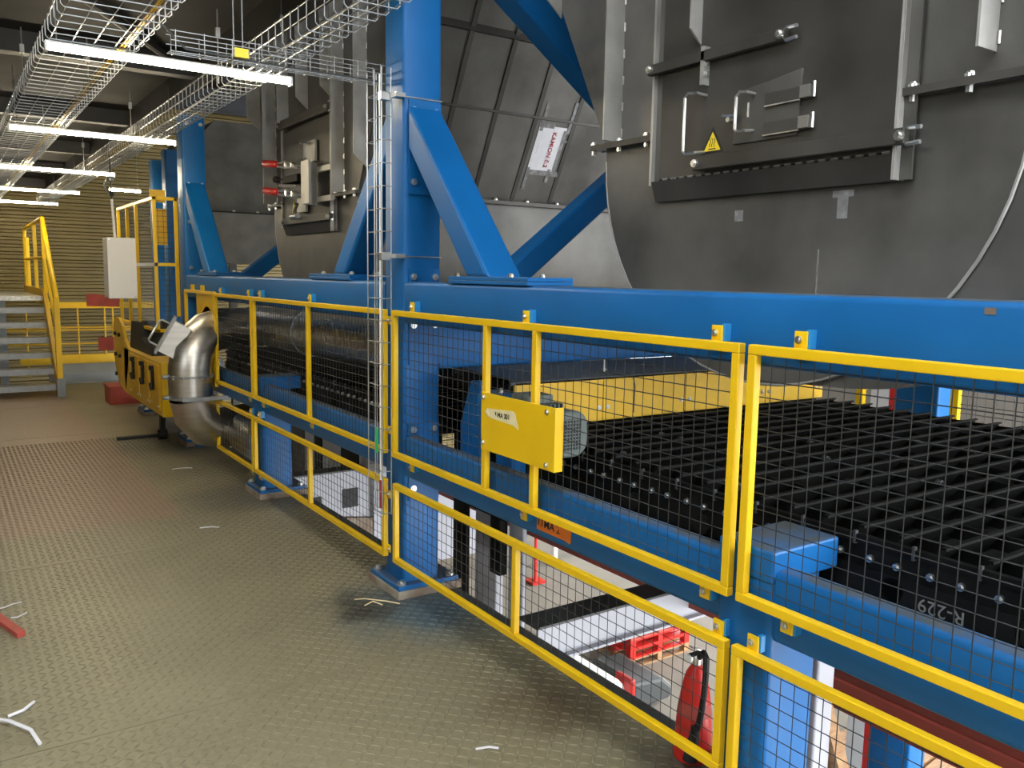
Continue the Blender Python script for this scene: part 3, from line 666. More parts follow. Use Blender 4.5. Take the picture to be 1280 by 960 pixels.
guard(7.06, 6.075, ZU0, ZU1, [], 'upper yellow mesh guard next to the steel elbow duct', [(6.94, 1.5), (6.2, 1.5), (6.2, .7)])
guard(6.055, 3.875, ZU0, ZU1, [4.96], 'long upper yellow mesh guard left of the near column', [(5.94, 1.5), (4.96, 1.5), (5.9, .7), (4.95, .7)], sidetabs=[(3.875, 1.42), (3.875, 0.86)])
gB = guard(3.785, 1.583, ZU0, ZU1, [2.92, 2.57], 'upper yellow mesh guard carrying the yellow motor cover plate', [(3.61, 1.5), (2.66, 1.5), (1.69, 1.5), (3.61, .7), (2.65, .7), (1.69, .7)])
guard(1.553, -0.65, ZU0, ZU1, [0.45], 'upper yellow mesh guard at the right edge of the picture', [(1.40, 1.5), (1.39, .7)])
guard(7.08, 6.10, ZL0, ZL1, [], 'small lower yellow mesh guard beside the bottom of the elbow duct', [(6.2, .62), (6.2, .1)])
guard(6.075, 3.875, ZL0, ZL1, [4.96], 'long lower yellow mesh guard left of the near column', [(6.0, .62), (6.0, .1)], sidetabs=[(3.875, 0.52), (3.875, 0.23)])
guard(3.775, 1.583, ZL0, ZL1, [2.68], 'lower yellow mesh guard in front of the red extinguisher', [(1.63, .62)])
guard(1.558, -0.65, ZL0, ZL1, [0.45], 'lower yellow mesh guard in the bottom right corner', [(1.50, .62)])
# guard frame with sheet around the duct outlet
t = thing('duct_guard', (1.86, 7.6, 0.73), 'yellow guard sheet with round cut-out for the elbow duct', 'guard')
hole = [(7.33+0.235*math.cos(math.radians(a)), 1.12+0.235*math.sin(math.radians(a))) for a in range(0, 181, 12)]
part('sheet', MB().prism([(1.862, 7.10, 0.73)]+[(1.862, 7.10, 1.46), (1.862, 7.68, 1.46), (1.862, 7.68, 0.73), (1.862, 7.565, 0.73)]+[(1.862, y, z) for y, z in reversed(hole)]+[(1.862, 7.105, 0.73)], (0.008, 0, 0)), 'yellow_soft', t)
part('top_rail', MB().box(FX0, FX1, 7.07, 8.05, 1.46, 1.485), 'yellow', t); part('post', MB().box(FX0, FX1, 7.07, 7.095, 0.70, 1.46), 'yellow', t); part('post', MB().box(FX0, FX1, 8.03, 8.06, 0.9, 1.46), 'yellow', t)
for ty in (7.56, 7.9): part('mounting_tab', MB().box(FX1, FX1+0.03, ty-0.02, ty+0.02, 1.46, 1.53), 'yellow', t)

# motor cover plate with taped note
t = thing('cover_plate', (1.83, 2.67, 0.93), 'yellow cover plate with taped note bolted to the upper guard', 'plate')
part('plate', MB().box(1.835, 1.842, 2.42, 2.92, 0.935, 1.175), 'yellow', t, bevel=0.001)
part('folded_edge', MB().box(1.835, 1.875, 2.413, 2.42, 0.935, 1.175), 'yellow', t, bevel=0.001)
for y, z in ((2.90, 1.155), (2.90, 0.965), (2.46, 1.155), (2.46, 0.955)): bolt(t, (1.835, y, z), '-X', 0.007, 0.006)
nt_ = part('note', MB().prism([(1.8335, 2.885, 1.095), (1.8335, 2.87, 1.112), (1.8335, 2.69, 1.125), (1.8335, 2.67, 1.118), (1.8335, 2.645, 1.058), (1.8335, 2.68, 1.07), (1.8335, 2.84, 1.075)], (0.0012, 0, 0)), 'cream_tape', t)
part('tape_end', MB().prism([(1.833, 2.89, 1.095), (1.833, 2.87, 1.113), (1.833, 2.855, 1.074)], (0.0004, 0, 0)), 'cream_tape', nt_)
lettering('M MA 201', 0.028, 'ink', t, (1.833, 2.765, 1.096), (0, -1, 0.04), (0, 0, 1), bold=0.0006)
# orange paper note on the lower beam
t = thing('paper_note', (1.9, 2.49, 0.66), 'torn orange paper note with black writing on the lower beam', 'note')
part('sheet', MB().prism([(1.9005, 2.595, 0.737), (1.9005, 2.38, 0.737), (1.9005, 2.383, 0.668), (1.9005, 2.39, 0.658), (1.9005, 2.42, 0.664), (1.9005, 2.60, 0.664)], (-0.0015, 0, 0)), 'orange_paper', t)
lettering('11MA 201', 0.045, 'ink', t, (1.898, 2.50, 0.695), (0, -1, -0.06), (0, 0, 1), bold=0.0006)

# ================================================================== WIRE TRAYS
def tray_y(name, x0, x1, z0, z1, y0, y1, nlong, label, r=0.0026, pitch=0.1):
    t = thing(name, ((x0+x1)/2, (y0+y1)/2, z0), label, 'cable tray', 'wire basket trays')
    def rung(mb): 
        c = 0.012
        return mb.tube([(0, 0, z1-z0), (0, 0, c), (c, 0, 0), (x1-x0-c, 0, 0), (x1-x0, 0, c), (x1-x0, 0, z1-z0)], r, 5)
    y = y0
    while y < y1: piece('rung', (name, 'rung', x0), rung, 'galv', t, (x0, y, z0), True); y += pitch
    pos = [(x0+0.02+(x1-x0-0.04)*i/(nlong-1), z0+r*1.8) for i in range(nlong)]
    for zz in ((z1-0.004,) if x1-x0 > 0.3 else (z0+(z1-z0)*0.5, z1-0.004)): pos += [(x0+r*1.5, zz), (x1-r*1.5, zz)]
    for (x, z) in pos:
        part('long_wire', MB().tube([(x, y0-0.02, z), (x, y1, z)], r, 5), 'galv', t, True)
    return t
tl = tray_y('cable_tray', 0.47, 0.87, 2.70, 2.78, 1.9, 16.0, 5, 'wide wire cable tray above the tube lights', pitch=0.115)
tr = tray_y('cable_tray', 1.36, 1.55, 2.675, 2.80, 1.9, 15.5, 4, 'narrow wire cable tray running past the top of the near column')
part('cable', MB().tube([(0.80, y/4, 2.712+0.004*math.sin(y)) for y in range(8, 60)], 0.005, 6), 'yellow_soft', tl, True)
part('cable', MB().tube([(0.815+0.004*math.sin(y*.7), y/4, 2.712) for y in range(8, 60)], 0.006, 6), 'galv', tl, True)
part('cable', MB().tube([(0.785+0.004*math.sin(y*.5), y/4, 2.711) for y in range(8, 60)], 0.004, 6), 'yellow_soft', tl, True)
# hangers
for i, (x, y) in enumerate(((0.50, 3.35), (0.50, 6.1), (0.86, 6.1), (0.50, 8.8), (0.86, 8.8), (0.86, 11.6), (1.37, 5.0), (1.37, 7.6), (1.37, 10.3))):
    part('hanger_wire', MB().cyl((x, y, 2.70), (x, y, 3.10), 0.004, 6).box(x-0.012, x+0.012, y-0.012, y+0.012, 2.95, 3.0), 'galv', tl if x < 1 else tr)
# cross tray from the wide tray to the column
ct = thing('cable_tray', (1.4, 4.0, 2.58), 'slim wire cable tray crossing over to the near column', 'cable tray', 'wire basket trays')
def rx(mb): return mb.tube([(0, 0, 0.09), (0, 0, 0.01), (0, 0.01, 0), (0, 0.08, 0), (0, 0.09, 0.01), (0, 0.09, 0.09)], 0.0022, 5)
x = 0.90
while x < 1.88: piece('rung', 'ctrung', rx, 'galv', ct, (x, 3.93, 2.585)); x += 0.12
for (y, z) in ((3.932, 2.67), (3.932, 2.63), (3.945, 2.588), (3.975, 2.588), (4.005, 2.588), (4.018, 2.63), (4.018, 2.67)):
    part('long_wire', MB().tube([(0.88, y, z), (1.89, y, z)], 0.0022, 5), 'galv', ct, True)
part('cable', MB().tube([(0.85, 3.97, 2.70), (0.95, 3.97, 2.61), (1.4, 3.975, 2.60), (1.86, 3.97, 2.60)], 0.005, 6), 'dark_grey', ct, True)
part('hanger_wire', MB().cyl((1.20, 3.975, 2.60), (1.20, 3.975, 3.2), 0.003, 6).cyl((1.16, 3.975, 2.60), (1.16, 3.975, 3.2), 0.003, 6), 'galv', ct)
part('tag_clip', MB().box(1.15, 1.21, 3.925, 3.935, 2.60, 2.64), 'sign_yellow', ct)
# vertical tray on the near column
vt = thing('cable_tray', (1.85, 3.93, 0.42), 'vertical wire cable tray fixed to the side of the near column', 'cable tray', 'wire basket trays')
def rv(mb): return mb.tube([(0.05, -0.085, 0), (0.0, -0.085, 0), (0, 0.085, 0), (0.05, 0.085, 0)], 0.0022, 5)
z = 0.43
while z < 2.62: piece('rung', 'vtrung', rv, 'galv', vt, (1.82, 3.915, z)); z += 0.11
for (x, y) in ((1.818, 3.832), (1.818, 3.915), (1.818, 3.998), (1.868, 3.832), (1.868, 3.998)):
    part('long_wire', MB().tube([(x, y, 0.42), (x, y, 2.64)], 0.0032, 5), 'zinc', vt, True)
part('cable', MB().tube([(1.84, 3.90, 0.43), (1.842, 3.905, 1.2), (1.84, 3.90, 2.62)], 0.0045, 6), 'white_paint', vt, True)
for z in (2.50, 1.738):
    part('clip', MB().box(1.80, 1.85, 3.80, 3.835, z-0.02, z+0.02), 'zinc', vt, bevel=0.003); part('clip', MB().box(1.85, 1.90, 3.74, 3.80, z-0.008, z+0.012), 'zinc', vt)
solo('cable_tag', MB().box(1.808, 1.811, 3.865, 3.895, 0.74, 0.87), 'green', (1.81, 3.88, 0.74), 'green strip tag hanging on the vertical wire tray', 'tag', bevel=0.001)
solo('cable_tag', MB().box(1.822, 1.825, 3.84, 3.88, 0.45, 0.60), 'red_dull', (1.823, 3.86, 0.45), 'dull red tag at the bottom end of the vertical wire tray', 'tag', bevel=0.001)

# ================================================================== TUBE LIGHTS
words = ['nearest', 'second nearest', 'third nearest', 'fourth nearest', 'farthest']
for i, (y, x0) in enumerate(((4.55, 0.465), (7.27, 0.48), (10.1, 0.48), (12.85, 0.48), (15.3, 0.48))):
    t = thing('tube_light', (x0+0.6, y, 2.66), words[i]+' glowing tube light hanging below the wide wire tray', 'light', 'hanging tube lights')
    L = 1.165
    part('housing', MB().box(x0, x0+L, y-0.022, y+0.022, 2.680, 2.690), 'white_paint', t, bevel=0.003)
    part('tube', MB().cyl((x0+0.01, y, 2.664), (x0+L-0.01, y, 2.664), 0.0145, 10), 'tube', t, True)
    for xx in (x0, x0+L-0.012): part('end_cap', MB().box(xx, xx+0.012, y-0.022, y+0.022, 2.642, 2.682), 'white_paint', t)
    for xx in (x0+0.05, x0+L-0.05): part('suspension', MB().cyl((xx, y, 2.698), (xx, y, 3.10), 0.0025, 5).cyl((xx, y, 2.94), (xx, y, 3.0), 0.008, 6), 'galv', t)
t = thing('tube_light', (1.95, 11.0, 2.6), 'short tube light partly hidden behind the hanging white cabinet', 'light', 'hanging tube lights')
part('tube', MB().cyl((1.72, 11.0, 2.58), (2.06, 11.0, 2.58), 0.012, 8), 'tube', t, True); part('housing', MB().box(1.72, 2.06, 10.98, 11.02, 2.594, 2.61), 'white_paint', t)
for xx in (1.75, 2.03): part('suspension', MB().cyl((xx, 11.0, 2.61), (xx, 11.0, 5.0), 0.003, 5), 'galv', t)

# ================================================================== ELBOW DUCT
def bend(c, a, b, r, n=6):
    """quarter-circle points from direction a to b about corner c"""
    c = Vector(c); a = Vector(a); b = Vector(b); o = c-a*r+b*r
    return [o+(-b*math.cos(PI/2*i/n)+a*math.sin(PI/2*i/n))*r for i in range(n+1)]
t = thing('elbow_duct', (1.662, 7.12, 0.1), 'shiny stainless elbow duct curving out of the machine and back', 'duct')
R_ = 0.172; ed = Vector((0.88, 0.475, 0)); A_ = Vector((1.662, 7.12, 0))
def AD(tt, z): return A_+ed*tt+Vector((0, 0, z))
top = bend(AD(0, 1.165), -ed, (0, 0, -1), 0.31, 4); bot = bend(AD(0, 0.32), (0, 0, -1), ed, 0.31, 3)
part('upper_elbow', MB().tube([AD(0.95, 1.165)]+top+[AD(0, 0.80)], R_, 32, caps=False), 'stainless', t, True)
part('middle_pipe', MB().tube([AD(0, 0.80), AD(0, 0.63)], R_, 32, caps=False), 'stainless', t, True)
part('lower_elbow', MB().tube(bot+[AD(0.62, 0.32)], R_, 32, caps=False), 'stainless', t, True)
part('joint_ring', MB().tube([AD(0, 0.792), AD(0, 0.808)], R_+0.012, 32), 'galv', t, True)
part('clamp_ring', MB().tube([AD(0, 0.615), AD(0, 0.64)], R_+0.014, 32), 'galv', t, True)
part('clamp_arm', MB().box(1.55, 1.93, 6.92, 6.94, 0.61, 0.645), 'galv', t, bevel=0.003)
for z in (0.80, 0.63): part('clamp_bolt', MB().cyl((1.44, 7.10, z), (1.49, 7.10, z), 0.018, 8), 'galv', t, True)
for k in range(12):
    a = 2*PI*k/12; part('ring_bolt', MB().cyl(AD(0, 0.785)+Vector((math.cos(a), math.sin(a), 0))*(R_+0.006), AD(0, 0.815)+Vector((math.cos(a), math.sin(a), 0))*(R_+0.006), 0.006, 6), 'zinc', t)
part('inner_pipe', MB().tube([(2.36, 7.7, 1.17), (2.36, 5.0, 1.22), (2.36, 4.2, 1.22)], 0.17, 24), 'stainless', t, True)
part('inner_ring', MB().tube([(2.36, 6.22, 1.195), (2.36, 6.20, 1.195)], 0.185, 24), 'galv', t, True)
part('lower_pipe', MB().tube([AD(0.52, 0.315), (2.10, 7.22, 0.30), (2.055, 6.9, 0.29), (2.05, 6.45, 0.29)], 0.148, 24), 'stainless', t, True)
# inspection hatch sitting on the upper elbow, tilted 45 degrees
eh = Vector((0.98, -0.2, 0)); n_ = -eh*0.87+Vector((0, 0, 0.5)); u_ = eh*0.5+Vector((0, 0, 0.87)); v_ = Vector((-0.2, -0.98, 0)); hc = AD(0.31-0.31*0.87, 0.855+0.155)
def hatch_box(a0, a1, b0, b1, c0, c1):
    P = lambda a, b, c: hc+u_*a+v_*b+n_*c
    return MB().add([P(a0,b0,c0), P(a1,b0,c0), P(a1,b1,c0), P(a0,b1,c0), P(a0,b0,c1), P(a1,b0,c1), P(a1,b1,c1), P(a0,b1,c1)], [(3,2,1,0),(4,5,6,7),(0,1,5,4),(1,2,6,5),(2,3,7,6),(3,0,4,7)])
hb = part('hatch_collar', hatch_box(-0.13, 0.14, -0.11, 0.11, 0.10, 0.235), 'stainless', t)
part('hatch_lid', hatch_box(-0.16, 0.17, -0.13, 0.13, 0.235, 0.255), 'galv', hb, bevel=0.003)
P = lambda a, b, c: hc+u_*a+v_*b+n_*c
part('hatch_handle', MB().tube([P(-0.10, 0.03, 0.255), P(-0.10, 0.03, 0.32), P(-0.085, 0.03, 0.335), P(0.085, 0.03, 0.335), P(0.10, 0.03, 0.32), P(0.10, 0.03, 0.255)], 0.008, 8), 'zinc', hb, True)

# ================================================================== YELLOW BOX AND GUARD CAGE
t = thing('machine_cover', (1.75, 9.0, 0.33), 'low yellow machine cover with black door catches beyond the elbow duct', 'cover')
part('box', MB().box(1.60, 2.0, 7.92, 9.75, 0.34, 0.83), 'yellow_soft', t, bevel=0.006)
part('end_skirt', MB().prism([(1.60, 7.918, 0.34), (1.60, 7.918, 0.83), (1.68, 7.918, 0.83), (1.68, 7.918, 0.55), (1.78, 7.918, 0.34)], (0, -0.006, 0)), 'yellow', t)
part('rear_cheek', MB().prism([(1.60, 9.75, 0.34)]+[(1.60, 10.15, 0.42), (1.60, 10.35, 0.60), (1.60, 10.35, 1.05), (1.60, 10.25, 1.13), (1.60, 9.98, 1.13), (1.60, 9.80, 1.05), (1.60, 9.68, 0.92), (1.60, 9.50, 0.832), (1.60, 9.5, 0.7)], (0.03, 0, 0)), 'yellow_soft', t)
part('top_hump', MB().prism([(1.66, 8.6, 0.83), (1.66, 8.75, 0.88), (1.66, 9.1, 0.98), (1.66, 9.2, 1.12), (1.66, 9.6, 1.12), (1.66, 9.75, 0.83)], (0.3, 0, 0)), 'black', t)
for (ya, yb) in ((8.0, 8.42), (8.45, 8.88), (8.92, 9.36)):
    dr_ = part('door', MB().box(1.588, 1.60, ya, yb, 0.39, 0.80), 'yellow_soft', t, bevel=0.002)
    part('catch', MB().box(1.57, 1.588, (ya+yb)/2-0.035, (ya+yb)/2+0.035, 0.62, 0.74).cyl((1.578, (ya+yb)/2, 0.74), (1.578, (ya+yb)/2, 0.78), 0.03, 8).cyl((1.565, (ya+yb)/2, 0.62), (1.57, (ya+yb)/2-0.02, 0.56), 0.022, 8), 'black', dr_)
    for yy in (ya+0.03, yb-0.03): bolt(t, (1.588, yy, 0.42), '-X', 0.008, 0.006)
for (y, z) in ((9.95, 0.95), (10.2, 0.95), (9.95, 0.72), (10.2, 0.72), (10.2, 0.5)): part('knob', MB().cyl((1.575, y, z), (1.60, y, z), 0.022, 8), 'black', t, True)
part('caster', MB().cyl((1.70, 8.66, 0.05), (1.78, 8.66, 0.05), 0.05, 12).box(1.72, 1.76, 8.62, 8.70, 0.05, 0.34), 'black', t)
for yy in (8.1, 9.7): part('foot', MB().box(1.93, 1.99, yy, yy+0.06, 0.0, 0.34), 'blue', t)
part('floor_bar', MB().box(1.35, 1.72, 8.78, 8.84, 0.0, 0.03), 'black', t)

t = thing('guard_cage', (1.75, 9.2, 1.08), 'tall yellow corner guard cage standing on the yellow cover', 'guard')
x0 = 1.70; yn = 8.55; yf = 10.45; s = 0.032; za, zb = 1.06, 2.34
for y in (yn, 9.42, 9.92, yf): part('post', MB().box(x0, x0+s, y, y+s, za, zb), 'yellow', t, bevel=0.003)
part('post', MB().box(1.925-s, 1.925, yn, yn+s, za+0.15, zb), 'yellow', t, bevel=0.003)
part('post', MB().box(1.94, 1.985, yn-0.03, yn+0.03, za+0.12, zb), 'yellow', t, bevel=0.003)
for z in (za, zb-s): part('rail', MB().box(x0, x0+s, yn, yf+s, z, z+s), 'yellow', t, bevel=0.003)
for z in (za, zb-s, 1.69): part('rail', MB().box(x0, 1.925, yn, yn+s, z, z+s), 'yellow', t, bevel=0.003)
part('rail', MB().box(x0, x0+s, yn, 9.42, 1.69, 1.69+s), 'white_paint', t)
wm = MB()
y = yn+0.05
while y < yf: wm.wire((x0+0.03, y, za), (x0+0.03, y, zb), 0.0018); y += 0.05
z = za+0.05
while z < zb: wm.wire((x0+0.034, yn, z), (x0+0.034, yf, z), 0.0018); wm.wire((x0, yn+0.03, z), (1.92, yn+0.03, z), 0.0018); z += 0.05
x = x0+0.05
while x < 1.9: wm.wire((x, yn+0.034, za), (x, yn+0.034, zb), 0.0018); x += 0.05
part('wire_mesh', wm, 'wire', t, kind='stuff')
part('name_plate', MB().box(1.72, 1.86, 8.75, 8.76, 2.30, 2.42), 'yellow_soft', t)
part('inner_panel', MB().box(1.80, 1.90, 8.9, 8.92, 1.9, 2.25), 'yellow_soft', t)

# hanging white cabinet
t = thing('control_cabinet', (1.47, 9.0, 1.38), 'white box hanging from a rod beside the guard cage', 'cabinet')
part('box', MB().box(1.365, 1.615, 9.0, 9.26, 1.375, 1.955), 'white_paint', t, bevel=0.006)
part('lid', MB().box(1.36, 1.62, 8.975, 8.998, 1.37, 1.96), 'white_paint', t, bevel=0.006)
for (a, b) in ((1.385, 1.94), (1.385, 1.388), (1.60, 1.388)): bolt(t, (a, 8.975, b), '-Y', 0.007, 0.005)
part('rod', MB().cyl((1.455, 9.1, 1.955), (1.44, 9.1, 2.33), 0.012, 8), 'white_paint', t, True)
part('rod', MB().cyl((1.44, 9.1, 2.33), (1.435, 9.1, 2.75), 0.006, 8).cyl((1.44, 9.1, 2.36), (1.44, 9.1, 2.40), 0.022, 8), 'black', t, True)
part('hook', MB().tube([(1.435, 9.1, 2.36), (1.40, 9.1, 2.40), (1.38, 9.1, 2.46), (1.41, 9.1, 2.52), (1.44, 9.1, 2.50)], 0.010, 6).lathe([(0, -0.03), (0.03, -0.015), (0.03, 0.015), (0, 0.03)], (1.435, 9.1, 2.52), 10), 'galv', t, True)

# ================================================================== STAIRS, RAILING
t = thing('staircase', (0.5, 12.9, 0), 'steel stairs with yellow handrail at the far left', 'stairs')
for i in range(6):
    z = 0.12+0.192*i; y = 12.32+0.205*i
    tr_ = part('tread', MB().box(-0.6, 1.20, y, y+0.235, z-0.012, z+0.03), 'tread', t, bevel=0.003)
    part('nosing', MB().box(-0.6, 1.20, y-0.006, y, z-0.045, z+0.03), 'galv', tr_)
part('landing', MB().box(-0.8, 1.20, 13.55, 16.6, 1.20, 1.26), 'tread', t)
part('stringer', MB().prism([(1.20, 12.25, 0.0), (1.20, 12.25, 0.22), (1.20, 13.5, 1.36), (1.20, 16.6, 1.36), (1.20, 16.6, 1.14), (1.20, 13.6, 1.14), (1.20, 12.45, 0.0)], (0.05, 0, 0)), 'yellow_soft', t)
part('stringer_foot', MB().box(1.19, 1.29, 12.18, 12.28, 0, 0.24), 'grey_paint', t)
part('newel', MB().box(1.20, 1.265, 12.20, 12.265, 0.24, 1.28), 'yellow', t, bevel=0.004)
part('post', MB().box(1.21, 1.26, 13.45, 13.50, 1.3, 2.32), 'yellow', t, bevel=0.004)
part('post', MB().box(1.21, 1.26, 14.70, 14.75, 1.3, 2.32), 'yellow', t, bevel=0.004); part('post', MB().box(1.21, 1.26, 15.95, 16.0, 1.3, 2.15), 'yellow', t, bevel=0.004)
part('handrail', MB().tube([(1.235, 12.23, 0.9), (1.235, 12.23, 1.27), (1.235, 13.47, 2.34), (1.235, 16.4, 2.30), (1.235, 16.5, 2.1), (1.235, 16.5, 1.2)], 0.028, 10), 'yellow', t, True)
part('mid_rail', MB().tube([(1.235, 12.23, 0.75), (1.235, 13.47, 1.80), (1.235, 16.4, 1.80)], 0.02, 8), 'yellow', t, True)
part('leg', MB().box(0.65, 0.75, 13.7, 13.8, 0.0, 1.2), 'grey_paint', t)

t = thing('guard_rail', (1.9, 13.8, 0), 'yellow guard rail with toe board at the far platform edge', 'railing')
part('top_rail', MB().box(1.25, 3.2, 13.78, 13.83, 1.08, 1.17), 'yellow', t, bevel=0.004)
for z in (0.76, 0.80, 0.56): part('mid_rail', MB().cyl((0.2, 13.8, z), (3.2, 13.8, z), 0.012, 8), 'yellow_soft', t, True)
part('toe_board', MB().box(0.9, 3.2, 13.79, 13.81, 0.27, 0.40), 'yellow', t); part('toe_ledge', MB().box(0.9, 3.2, 13.81, 13.90, 0.39, 0.40), 'yellow_soft', t)
for x in (1.66, 2.02, 2.13, 1.0): part('post', MB().cyl((x, 13.8, 0.1), (x, 13.8, 1.1), 0.012, 8), 'yellow_soft', t, True)
solo('kerb_plate', MB().prism([(1.30, 13.57, 0.02), (1.30, 13.57, 0.14), (1.30, 13.72, 0.27), (1.30, 14.4, 0.27), (1.30, 14.4, -0.1)], (2.4, 0, 0)), 'grey_paint', (2.0, 13.8, 0.0), 'grey sloping kerb plate under the far yellow guard rail', 'kerb')
solo('red_board', MB().prism([(1.49, 11.5, 1.20), (1.49, 11.5, 1.35), (1.60, 11.5, 1.35), (1.76, 11.5, 1.31), (1.86, 11.5, 1.29), (1.86, 11.5, 1.19)], (0, 0.02, 0)), 'red_dull', (1.67, 11.5, 1.19), 'red board just below the hanging white box', 'board')
solo('red_board', MB().box(1.60, 1.86, 11.5, 11.52, 0.65, 0.81), 'red_dull', (1.72, 11.5, 0.65), 'red board behind the yellow cover, lower of the two', 'board')
t = thing('red_crate', (1.80, 11.2, 0), 'dull red crate on the floor behind the yellow cover', 'crate')
part('side', MB().box(1.66, 2.0, 11.2, 11.22, 0.0, 0.20), 'red_dull', t); part('side', MB().box(1.66, 1.68, 11.22, 11.6, 0.0, 0.20), 'red_dull', t); part('rim', MB().box(1.65, 2.01, 11.19, 11.61, 0.20, 0.225), 'red_dull', t)

# ================================================================== BELOW THE PLATFORM
t = thing('floor_beam', (3.3, 3.06, -0.25), 'pale lilac-grey steel beam crossing below the lower mesh guard', 'beam')
part('web', MB().box(2.21, 5.2, 3.0, 3.012, -0.125, 0.02), 'lilac_grey', t); part('flange', MB().box(2.21, 5.2, 3.0, 3.16, 0.02, 0.032), 'dark_grey', t); part('flange', MB().box(2.21, 5.2, 2.965, 3.10, -0.137, -0.125), 'lilac_grey', t)  # top flange dark: the table's shade is put into its colour
t = thing('edge_beam', (3.25, 3.0, -0.4), 'dark red steel beam running below the machine', 'beam')
part('web', MB().box(3.20, 3.22, -1.0, 2.4, -0.22, -0.10), 'red_oxide', t); part('flange', MB().box(3.20, 3.34, -1.0, 2.4, -0.10, -0.085), 'red_oxide', t); part('flange', MB().box(3.20, 3.34, -1.0, 2.4, -0.235, -0.22), 'red_oxide', t)
part('edge_bead', MB().box(3.194, 3.20, -1.0, 2.4, -0.100, -0.088), 'red_dull', t)
part('splice', MB().box(3.20, 3.24, 2.4, 6.0, -0.08, 0.16), 'red_oxide', t)
def post(name, x0, x1, y0, y1, z0, z1, m, label, cat='post'):
    solo(name, MB().rbox('Z', z0, z1, x0, x1, y0, y1, 0.012), m, ((x0+x1)/2, (y0+y1)/2, z0), label, cat, smooth=True)
post('support_post', 2.66, 2.72, 4.05, 4.29, -4, 0.75, 'lilac_grey', 'broad pale grey post seen just right of the near column base')
post('support_post', 2.66, 2.69, 3.77, 3.92, -4, 0.75, 'lilac_grey', 'pale grey post right of the black bars behind the lower guard')
post('support_post', 2.60, 2.64, 4.31, 4.46, -4, 0.75, 'black_steel', 'black bar standing right beside the near column foot')
post('support_post', 2.60, 2.66, 3.92, 4.03, -0.08, 0.75, 'black_steel', 'shorter black bar between the pale grey posts')
post('support_post', 2.48, 2.58, 1.70, 1.80, -4, 0.75, 'lilac_grey', 'pale grey post beside the short blue leg at the bottom right')
t = thing('floor_beam', (3.0, 6.41, -0.9), 'pale grey deep beam with black cut-outs seen through the left lower guard', 'beam')
part('web', MB().box(2.21, 4.2, 6.40, 6.412, -0.9, 0.02), 'lilac_grey', t); part('flange', MB().box(2.21, 4.2, 6.40, 6.56, 0.02, 0.032), 'dark_grey', t)  # top flange coloured dark as shaded, like the nearer floor beam
for (xa, xb, za, zb) in ((2.67, 2.81, -0.285, -0.125), (2.42, 2.49, -0.27, -0.16)): part('cut_out', MB().box(xa, xb, 6.394, 6.40, za, zb), 'black', t)
part('stiffener', MB().box(2.93, 2.942, 6.34, 6.40, -0.9, 0.02), 'lilac_grey', t); part('dust_heap', MB().prism([(2.55, 6.36, -0.42), (2.70, 6.36, -0.36), (2.95, 6.36, -0.40), (2.95, 6.36, -0.9), (2.55, 6.36, -0.9)], (0, 0.038, 0)), 'grout', t)
for (ya, yb, m, lab) in ((7.92, 8.35, 'sheet_dark', 'brown-grey post behind the left lower guard, leftmost of the row'), (7.64, 7.88, 'lilac_grey', 'narrow pale grey post next to the brown-grey one behind the left lower guard'), (7.43, 7.63, 'black_steel', 'narrow black post behind the left lower guard'), (6.99, 7.42, 'lilac_grey', 'broad pale grey post in the middle of the row behind the left lower guard'), (6.59, 6.98, 'black_steel', 'broad black post behind the left lower guard'), (6.14, 6.58, 'lilac_grey', 'pale grey post nearest the blue column behind the left lower guard')):
    post('support_post', 2.90, 2.96, ya, yb, 0.03 if ya < 6.5 else -4, 0.75, m, lab)

# extinguisher standing on the platform edge
t = thing('fire_extinguisher', (2.085, 1.905, 0), 'red fire extinguisher with black hose behind the lower mesh guard', 'extinguisher')
part('body', MB().lathe([(0.0, 0.0), (0.066, 0.0), (0.068, 0.012), (0.060, 0.15), (0.048, 0.25), (0.036, 0.30), (0.022, 0.325), (0.016, 0.335)], (2.085, 1.905, 0.003), 24), 'red', t, True)
part('neck', MB().lathe([(0.016, 0.335), (0.018, 0.36), (0.012, 0.37)], (2.085, 1.905, 0.003), 12), 'zinc', t, True)
ex, ey = 2.085, 1.905
part('lever', MB().box(ex-0.035, ex+0.015, ey-0.008, ey+0.008, 0.372, 0.382), 'black', t, bevel=0.002); part('lever', MB().prism([(ex-0.035, ey-0.007, 0.405), (ex+0.01, ey-0.007, 0.384), (ex+0.01, ey-0.007, 0.390), (ex-0.035, ey-0.007, 0.411)], (0, 0.014, 0)), 'zinc', t)
part('hose', MB().tube([(ex, ey-0.01, 0.365), (ex-0.005, ey-0.035, 0.392), (ex-0.02, ey-0.06, 0.385), (ex-0.035, ey-0.075, 0.34), (ex-0.045, ey-0.08, 0.27), (ex-0.05, ey-0.075, 0.20), (ex-0.048, ey-0.06, 0.14)], 0.011, 8), 'black', t, True)
part('nozzle', MB().tube([(ex-0.05, ey-0.055, 0.15), (ex-0.065, ey-0.05, 0.03)], 0.016, 10, rs=[0.014, 0.026]), 'black', t, True)
part('gauge', MB().cyl((ex-0.03, ey+0.005, 0.365), (ex-0.04, ey+0.005, 0.365), 0.016, 12), 'white_paint', t, True)
part('label_band', MB().lathe([(0.0594, 0.16), (0.0600, 0.16), (0.0545, 0.205), (0.0535, 0.205)], (ex, ey, 0.003), 24), 'red_dull', t, True)

